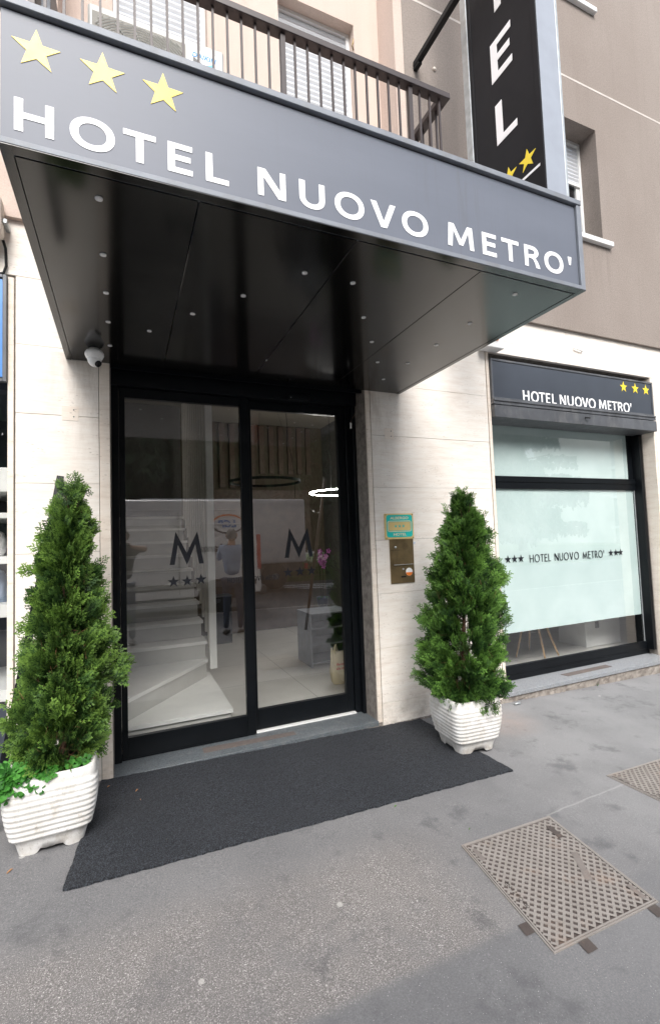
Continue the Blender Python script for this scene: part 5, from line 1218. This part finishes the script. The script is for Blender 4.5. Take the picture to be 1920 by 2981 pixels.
# cedars
def cedar_mesh(seed, h=13.0):
    rnd = random.Random(seed); mb = MB(); tr = MB()
    tr.tube([(0, 0, -.3), (.1, 0, h*.4), (0, .1, h*.95)], [.28, .2, .03], 9)
    for k in range(60):
        z = rnd.uniform(1.2, h*.96); a = rnd.uniform(0, 6.28); L = (1-z/h)**.7*4.2+.5; L *= rnd.uniform(.75, 1.1)
        dirv = Vector((math.cos(a), math.sin(a), 0)); tr.tube([Vector((0, 0, z)), Vector((0, 0, z+.3))+dirv*L*.5, Vector((0, 0, z-.1))+dirv*L], [.06, .035, .01], 5)
        m = int(L*60)
        for i in range(m):
            t = (i+rnd.random())/m; side = dirv.cross(Vector((0, 0, 1)))
            P = Vector((0, 0, z+.35*math.sin(t*2.6)-.1*t))+dirv*(L*t)+side*rnd.gauss(0, .28*(1.2-t)*max(1, L*.35)); P.z -= rnd.random()*.7
            l = rnd.uniform(.2, .5); wv = side*rnd.gauss(0, 1)+dirv*rnd.gauss(0, 1); wv.normalize(); wv *= rnd.uniform(.07, .17)
            dn = Vector((rnd.gauss(0, .35), rnd.gauss(0, .35), -1)).normalized()*l; mb.add([P-wv, P+wv, P+dn+wv*.4, P+dn-wv*.4], [(0, 1, 2, 3)], rnd.random()*.8)
    return tr, mb
ct = None
for i, (x, y, s_) in enumerate([(-7, -14.5, 1.05), (-2.4, -13.2, .9), (1.8, -15.5, 1.1), (5.8, -13.8, .95), (10.2, -15.8, 1.1), (15.5, -15, 1.0), (-12, -16, 1.1), (21, -17, 1.05)]):
    lbs = ['cedar tree directly behind the parked van', 'cedar behind the van cab', 'tall cedar behind the box truck', 'cedar at the end of the zebra crossing', 'big cedar right of the crossing', 'cedar further right along the lawn', 'leftmost cedar on the lawn', 'rightmost cedar before the pale apartment block']
    E0 = empty('cedar_tree', (x, y, -.06), lbs[i]+' across the street', 'tree', 'cedar trees on the lawn across the street'); E0.scale = (s_, s_, s_); E0.rotation_euler.z = i*1.1
    if ct is None:
        tr_, fo_ = cedar_mesh(3); dummy = bpy.data.objects.new('d', None)
        t0 = MB.build(tr_, 'trunk', M['bark'], dummy, fix=False); f0 = MB.build(fo_, 'crown', M['cedar'], dummy, attr=True, fix=False); ct = (t0, f0); bpy.data.objects.remove(dummy)
        t0.parent = E0; f0.parent = E0
    else:
        for q in ct: c = q.copy(); COL.objects.link(c); c.parent = E0
hd = MB(); rnd = random.Random(2)
for k in range(6000):
    P = Vector((rnd.uniform(5.2, 16), -12.4+rnd.gauss(0, .3), -.05+abs(rnd.gauss(0, .33)))); w_ = Vector((rnd.gauss(0, .05), rnd.gauss(0, .05), rnd.gauss(0, .05))); v_ = Vector((rnd.gauss(0, .05), rnd.gauss(0, .05), rnd.gauss(.03, .05)))
    hd.add([P, P+w_, P+w_+v_, P+v_], [(0, 1, 2, 3)], rnd.random())
o = hd.build('hedge', M['clover'], attr=True, fix=False); tag(o, 'low green hedge at the lawn edge beyond the zebra crossing', 'hedge')
for i, (x, y, s_) in enumerate([(-16, -21, 1.2), (-9.5, -20, 1.15), (-4.5, -20, 1.25), (-.2, -21, 1.2), (4, -20.5, 1.3), (8.2, -21, 1.2), (13, -20.5, 1.25), (18, -21.5, 1.2), (24, -22, 1.25), (30, -22, 1.2)]):
    E0 = empty('cedar_tree', (x, y, -.06), 'dark cedar in the rear row of trees beyond the lawn', 'tree', 'rear row of cedar trees'); E0.scale = (s_*1.15, s_*1.15, s_); E0.rotation_euler.z = i*1.7+.5
    for q in ct: c = q.copy(); COL.objects.link(c); c.parent = E0
# apartment block
AB = empty('apartment_building', (55, -26, 0), 'pale modern apartment block with white balconies far across the street', 'building')
MB().box(47, 70, -36, -26, -.5, 20).build('wall', M['cardwhite'], AB)
for k in range(6):
    z = 1.5+3.1*k
    MB().box(46.4, 54, -27.6+1.6, -24.6, z, z+.25, b=.02).build('balcony', M['white_pvc'], AB)
    for x in (48, 52, 57, 62, 66): MB().box(x, x+1.8, -25.995, -25.95, z+.5, z+2.4).build('window', M['vanglass'], AB)
MB().box(46.8, 70.2, -36.2, -25.8, 20.01, 20.3).build('roof', M['galv'], AB)
# leaning street pole
o = MB().tube([(2.78, -.26, gz(2.8)), (3.23, -.26, 2.55)], .026, 10).build('wooden_stake', M['brown']); tag(o, 'brown leaning stake on the pavement beside the photographer', 'stake')
SK = o
# ---------------- people (their reflections show in the door)
def skin_body(name, joints, edges, mat, parent, sub=2):
    me = bpy.data.meshes.new(name); off = wloc(parent); ks = list(joints); idx = {k_: i for i, k_ in enumerate(ks)}
    me.from_pydata([Vector(joints[k_][:3])-off for k_ in ks], [(idx[a], idx[b]) for a, b in edges], []); o = bpy.data.objects.new(name, me); COL.objects.link(o); o.parent = parent
    md = o.modifiers.new('skin', 'SKIN'); md.use_smooth_shade = True
    for i, k_ in enumerate(ks):
        r_ = joints[k_][3]; me.skin_vertices[0].data[i].radius = r_ if hasattr(r_, '__len__') else (r_, r_)
    me.skin_vertices[0].data[0].use_root = True
    s2 = o.modifiers.new('sub', 'SUBSURF'); s2.levels = sub; s2.render_levels = sub; me.materials.append(mat); return o
def head(c, fwd, parent, hairm, s_=1.0):
    fwd = Vector(fwd).normalized(); rt = fwd.cross(Vector((0, 0, 1))).normalized(); up_ = rt.cross(fwd); c = Vector(c)
    def T(x, y, z): return c+(rt*x+fwd*y+up_*z)*s_
    mb = MB(); nu, nv = 36, 26; vs = []
    for j in range(nv+1):
        ph = math.pi*j/nv
        for i in range(nu):
            th_ = 2*math.pi*i/nu; x, y, z = math.sin(ph)*math.sin(th_), math.sin(ph)*math.cos(th_), math.cos(ph)
            X, Y, Z = x*.077, y*.095, z*.115
            if z < 0: X *= 1+.30*z; Y *= 1+(.10*z if y > 0 else .35*z)
            if y > .5:
                Y += .022*math.exp(-((x/.16)**2+((z+.12)/.20)**2)); Y += .010*math.exp(-((x/.25)**2+((z+.48)/.10)**2)); Y += .012*math.exp(-((x/.3)**2+((z+.80)/.14)**2))
                for q in (-.36, .36): Y -= .013*math.exp(-(((x-q)/.16)**2+((z-.05)/.10)**2))
                Y += .006*math.exp(-((z-.22)/.08)**2)
            vs.append(T(X, Y, Z))
    mb.add(vs, [(j*nu+i, j*nu+(i+1) % nu, (j+1)*nu+(i+1) % nu, (j+1)*nu+i) for j in range(nv) for i in range(nu)], 0, True)
    for q in (-1, 1): mb.tube([T(q*.076, .0, .03), T(q*.088, -.012, .02), T(q*.088, -.012, -.01), T(q*.078, 0, -.03)], [.010, .014, .012, .008], 8)
    ho = mb.build('head', M['skin'], parent, fix=False)
    hm = MB(); vs = []
    for j in range(15):
        ph = math.pi*.66*j/14
        for i in range(nu):
            th_ = 2*math.pi*i/nu; x, y, z = math.sin(ph)*math.sin(th_), math.sin(ph)*math.cos(th_), math.cos(ph)
            lim = 1.0 if y < .25 else max(0.0, 1-(y-.25)*1.6)
            ph2 = ph*lim+min(ph, math.pi*.28)*(1-lim); x, y, z = math.sin(ph2)*math.sin(th_), math.sin(ph2)*math.cos(th_), math.cos(ph2)
            vs.append(T(x*.084, y*.102-.003, z*.122+.002))
    hm.add(vs, [(j*nu+i, j*nu+(i+1) % nu, (j+1)*nu+(i+1) % nu, (j+1)*nu+i) for j in range(14) for i in range(nu)], 0, True); hm.build('hair', hairm, parent, fix=False)
    ey = MB()
    for q in (-1, 1): ey.lathe(T(q*.029, .080, .006), [(.0001, -.009), (.008, -.005), (.010, 0), (.008, .005), (.0001, .009)], 12)
    ey.build('eyes', M['black'], parent, fix=False)
    mo_ = MB(); mo_.tube([T(-.022, .092, -.055), T(0, .099, -.056), T(.022, .092, -.055)], [.003, .0055, .003], 6); mo_.build('mouth', M['red'], parent)
def hand(wrist, pdir, palm_n, parent, curl=.9, thumb=1, s_=1.0):
    """palm and five fingers; pdir = wrist to knuckles, palm_n = side the fingers close towards"""
    w_ = Vector(wrist); p_ = Vector(pdir).normalized(); n_ = Vector(palm_n).normalized(); sd3 = p_.cross(n_).normalized(); n_ = sd3.cross(p_)
    mb = MB(); rows = []
    for t, wd, th2 in ((-.01, .027, .021), (.02, .034, .017), (.055, .041, .015), (.085, .042, .012), (.093, .036, .008)):
        rows.append([w_+p_*t*s_+sd3*(wd*s_*math.cos(a))+n_*(th2*s_*math.sin(a)) for a in [2*math.pi*k/14 for k in range(14)]])
    vs = [q for r_ in rows for q in r_]; mb.add(vs, [(i*14+k, i*14+(k+1) % 14, (i+1)*14+(k+1) % 14, (i+1)*14+k) for i in range(4) for k in range(14)]+[tuple(range(56, 70))], 0, True)
    for off, ln_, c_ in ((-.030, .066, 1.0), (-.010, .076, .95), (.011, .070, 1.0), (.030, .054, 1.08)):
        P = w_+p_*.084*s_+sd3*off*s_; pts = [P]; a = .15
        for f in (.42, .32, .26): 
            a += curl*c_*.75; P = P+(p_*math.cos(a)+n_*math.sin(a))*ln_*f*s_; pts.append(P)
        mb.tube(pts, [.0092*s_, .0086*s_, .0080*s_, .0062*s_], 9)
    P = w_+p_*.025*s_-sd3*.030*thumb*s_; d1 = (p_*.55-sd3*.75*thumb+n_*.35).normalized(); d2 = (p_*.8-sd3*.25*thumb+n_*.55).normalized()
    mb.tube([P, P+d1*.034*s_, P+d1*.034*s_+d2*.030*s_, P+d1*.034*s_+d2*.055*s_], [.013*s_, .0115*s_, .0095*s_, .007*s_], 9)
    mb.build('hand', M['skin'], parent, fix=False)
def person(x, y, face_dir, label, top, hairm, arms, group='people on the pavement'):
    z0 = gz(x); f = Vector(face_dir).normalized(); rt = f.cross(Vector((0, 0, 1))); E0 = empty('person', (x, y, z0), label, 'person', group)
    def T(a, b, c): v = Vector((x, y, z0))+rt*a+f*b; return (v.x, v.y, z0+c)
    J_ = {'hip': (*T(0, 0, .94), (.155, .115)), 'spine': (*T(0, 0, 1.12), (.135, .10)), 'chest': (*T(0, .01, 1.32), (.155, .115)), 'neckb': (*T(0, 0, 1.43), (.085, .07))}
    for s_ in (-1, 1):
        n = 'LR'[s_ > 0]; a = arms[n]
        J_['sh'+n] = (*T(s_*.17, 0, 1.40), .062); J_['el'+n] = (*T(*a[0]), .045); 
    E_ = [('hip', 'spine'), ('spine', 'chest'), ('chest', 'neckb'), ('chest', 'shL'), ('chest', 'shR'), ('shL', 'elL'), ('shR', 'elR')]
    skin_body('shirt', J_, E_, top, E0)
    J2 = {'pel': (*T(0, 0, .93), (.15, .115))}
    E2 = []
    for s_ in (-1, 1):
        n = 'LR'[s_ > 0]; J2['th'+n] = (*T(s_*.09, 0, .84), .088); J2['kn'+n] = (*T(s_*.11, .03, .48), .060); J2['an'+n] = (*T(s_*.12, -.01, .08), .046); E2 += [('pel', 'th'+n), ('th'+n, 'kn'+n), ('kn'+n, 'an'+n)]
    skin_body('trousers', J2, E2, M['jeans'], E0)
    for s_ in (-1, 1):
        n = 'LR'[s_ > 0]; a = arms[n]
        skin_body('forearm', {'a': (*T(*a[0]), .043), 'b': (*T(*[(p+q)/2 for p, q in zip(a[0], a[1])]), .038), 'c': (*T(*a[1]), .027)}, [('a', 'b'), ('b', 'c')], M['skin'], E0)
        w_ = Vector(T(*a[1])); e_ = Vector(T(*a[0])); hand(w_, (w_-e_).normalized()+Vector(T(*a[2]))-Vector(T(0, 0, 0)), Vector(T(*a[3]))-Vector(T(0, 0, 0)), E0, .8, s_)
        mb = MB(); prof = [(-.11, .035, .05), (-.05, .045, .07), (.03, .045, .055), (.11, .045, .04), (.17, .03, .03)]; rows = []
        for (q, wv, hh) in prof:
            rows += [T(s_*.12+wv*math.cos(t), q, .008+hh*.5*(1+math.sin(t))) for t in [2*math.pi*k/12 for k in range(12)]]
        mb.add(rows, [(i*12+k, i*12+(k+1) % 12, (i+1)*12+(k+1) % 12, (i+1)*12+k) for i in range(4) for k in range(12)]+[tuple(range(12))[::-1], tuple(range(48, 60))], 0, True); mb.build('shoe', M['leather'], E0, fix=False)
    mb = MB(); mb.tube([T(0, 0, 1.40), T(0, .012, 1.52)], [.062, .055], 14); mb.build('neck', M['skin'], E0)
    head(T(0, .03, 1.605), f+Vector((0, 0, -.05)), E0, hairm)
    return E0
person(-.03, -.44, (0, 1, 0), 'person in a dark t-shirt holding a camera up to the face, reflected in the door', M['shirt_dark'], M['hair'],
       {'L': ((-.26, .12, 1.22), (-.085, .20, 1.37), (.1, -.3, 1.0), (.9, .1, 0)), 'R': ((.335, .06, 1.40), (.12, .20, 1.44), (-.3, .0, .9), (-.9, .2, 0))})
Cm = empty('hand_camera', (0, -.06, 1.45), 'black camera held up by the person facing the door', 'camera')
MB().box(-.065, .065, -.13, -.075, 1.455, 1.545, b=.008).build('camera_body', M['black'], Cm)
MB().lathe((0, -.075, 1.5), [(.034, 0), (.036, -.04), (.030, -.058), (.026, -.058), (.024, -.05)], 28, axis='y').build('camera_lens', M['darkglass'], Cm)
person(1.62, -.62, (.45, -1, 0), 'person in a light blue shirt standing near the van with one hand raised', M['shirt_blue'], M['greyhair'],
       {'L': ((-.27, .02, 1.12), (-.25, .20, .95), (0, .3, -.6), (.6, .2, 0)), 'R': ((.26, .16, 1.20), (.10, .24, 1.44), (-.1, .1, .5), (-.3, -.6, 0))})
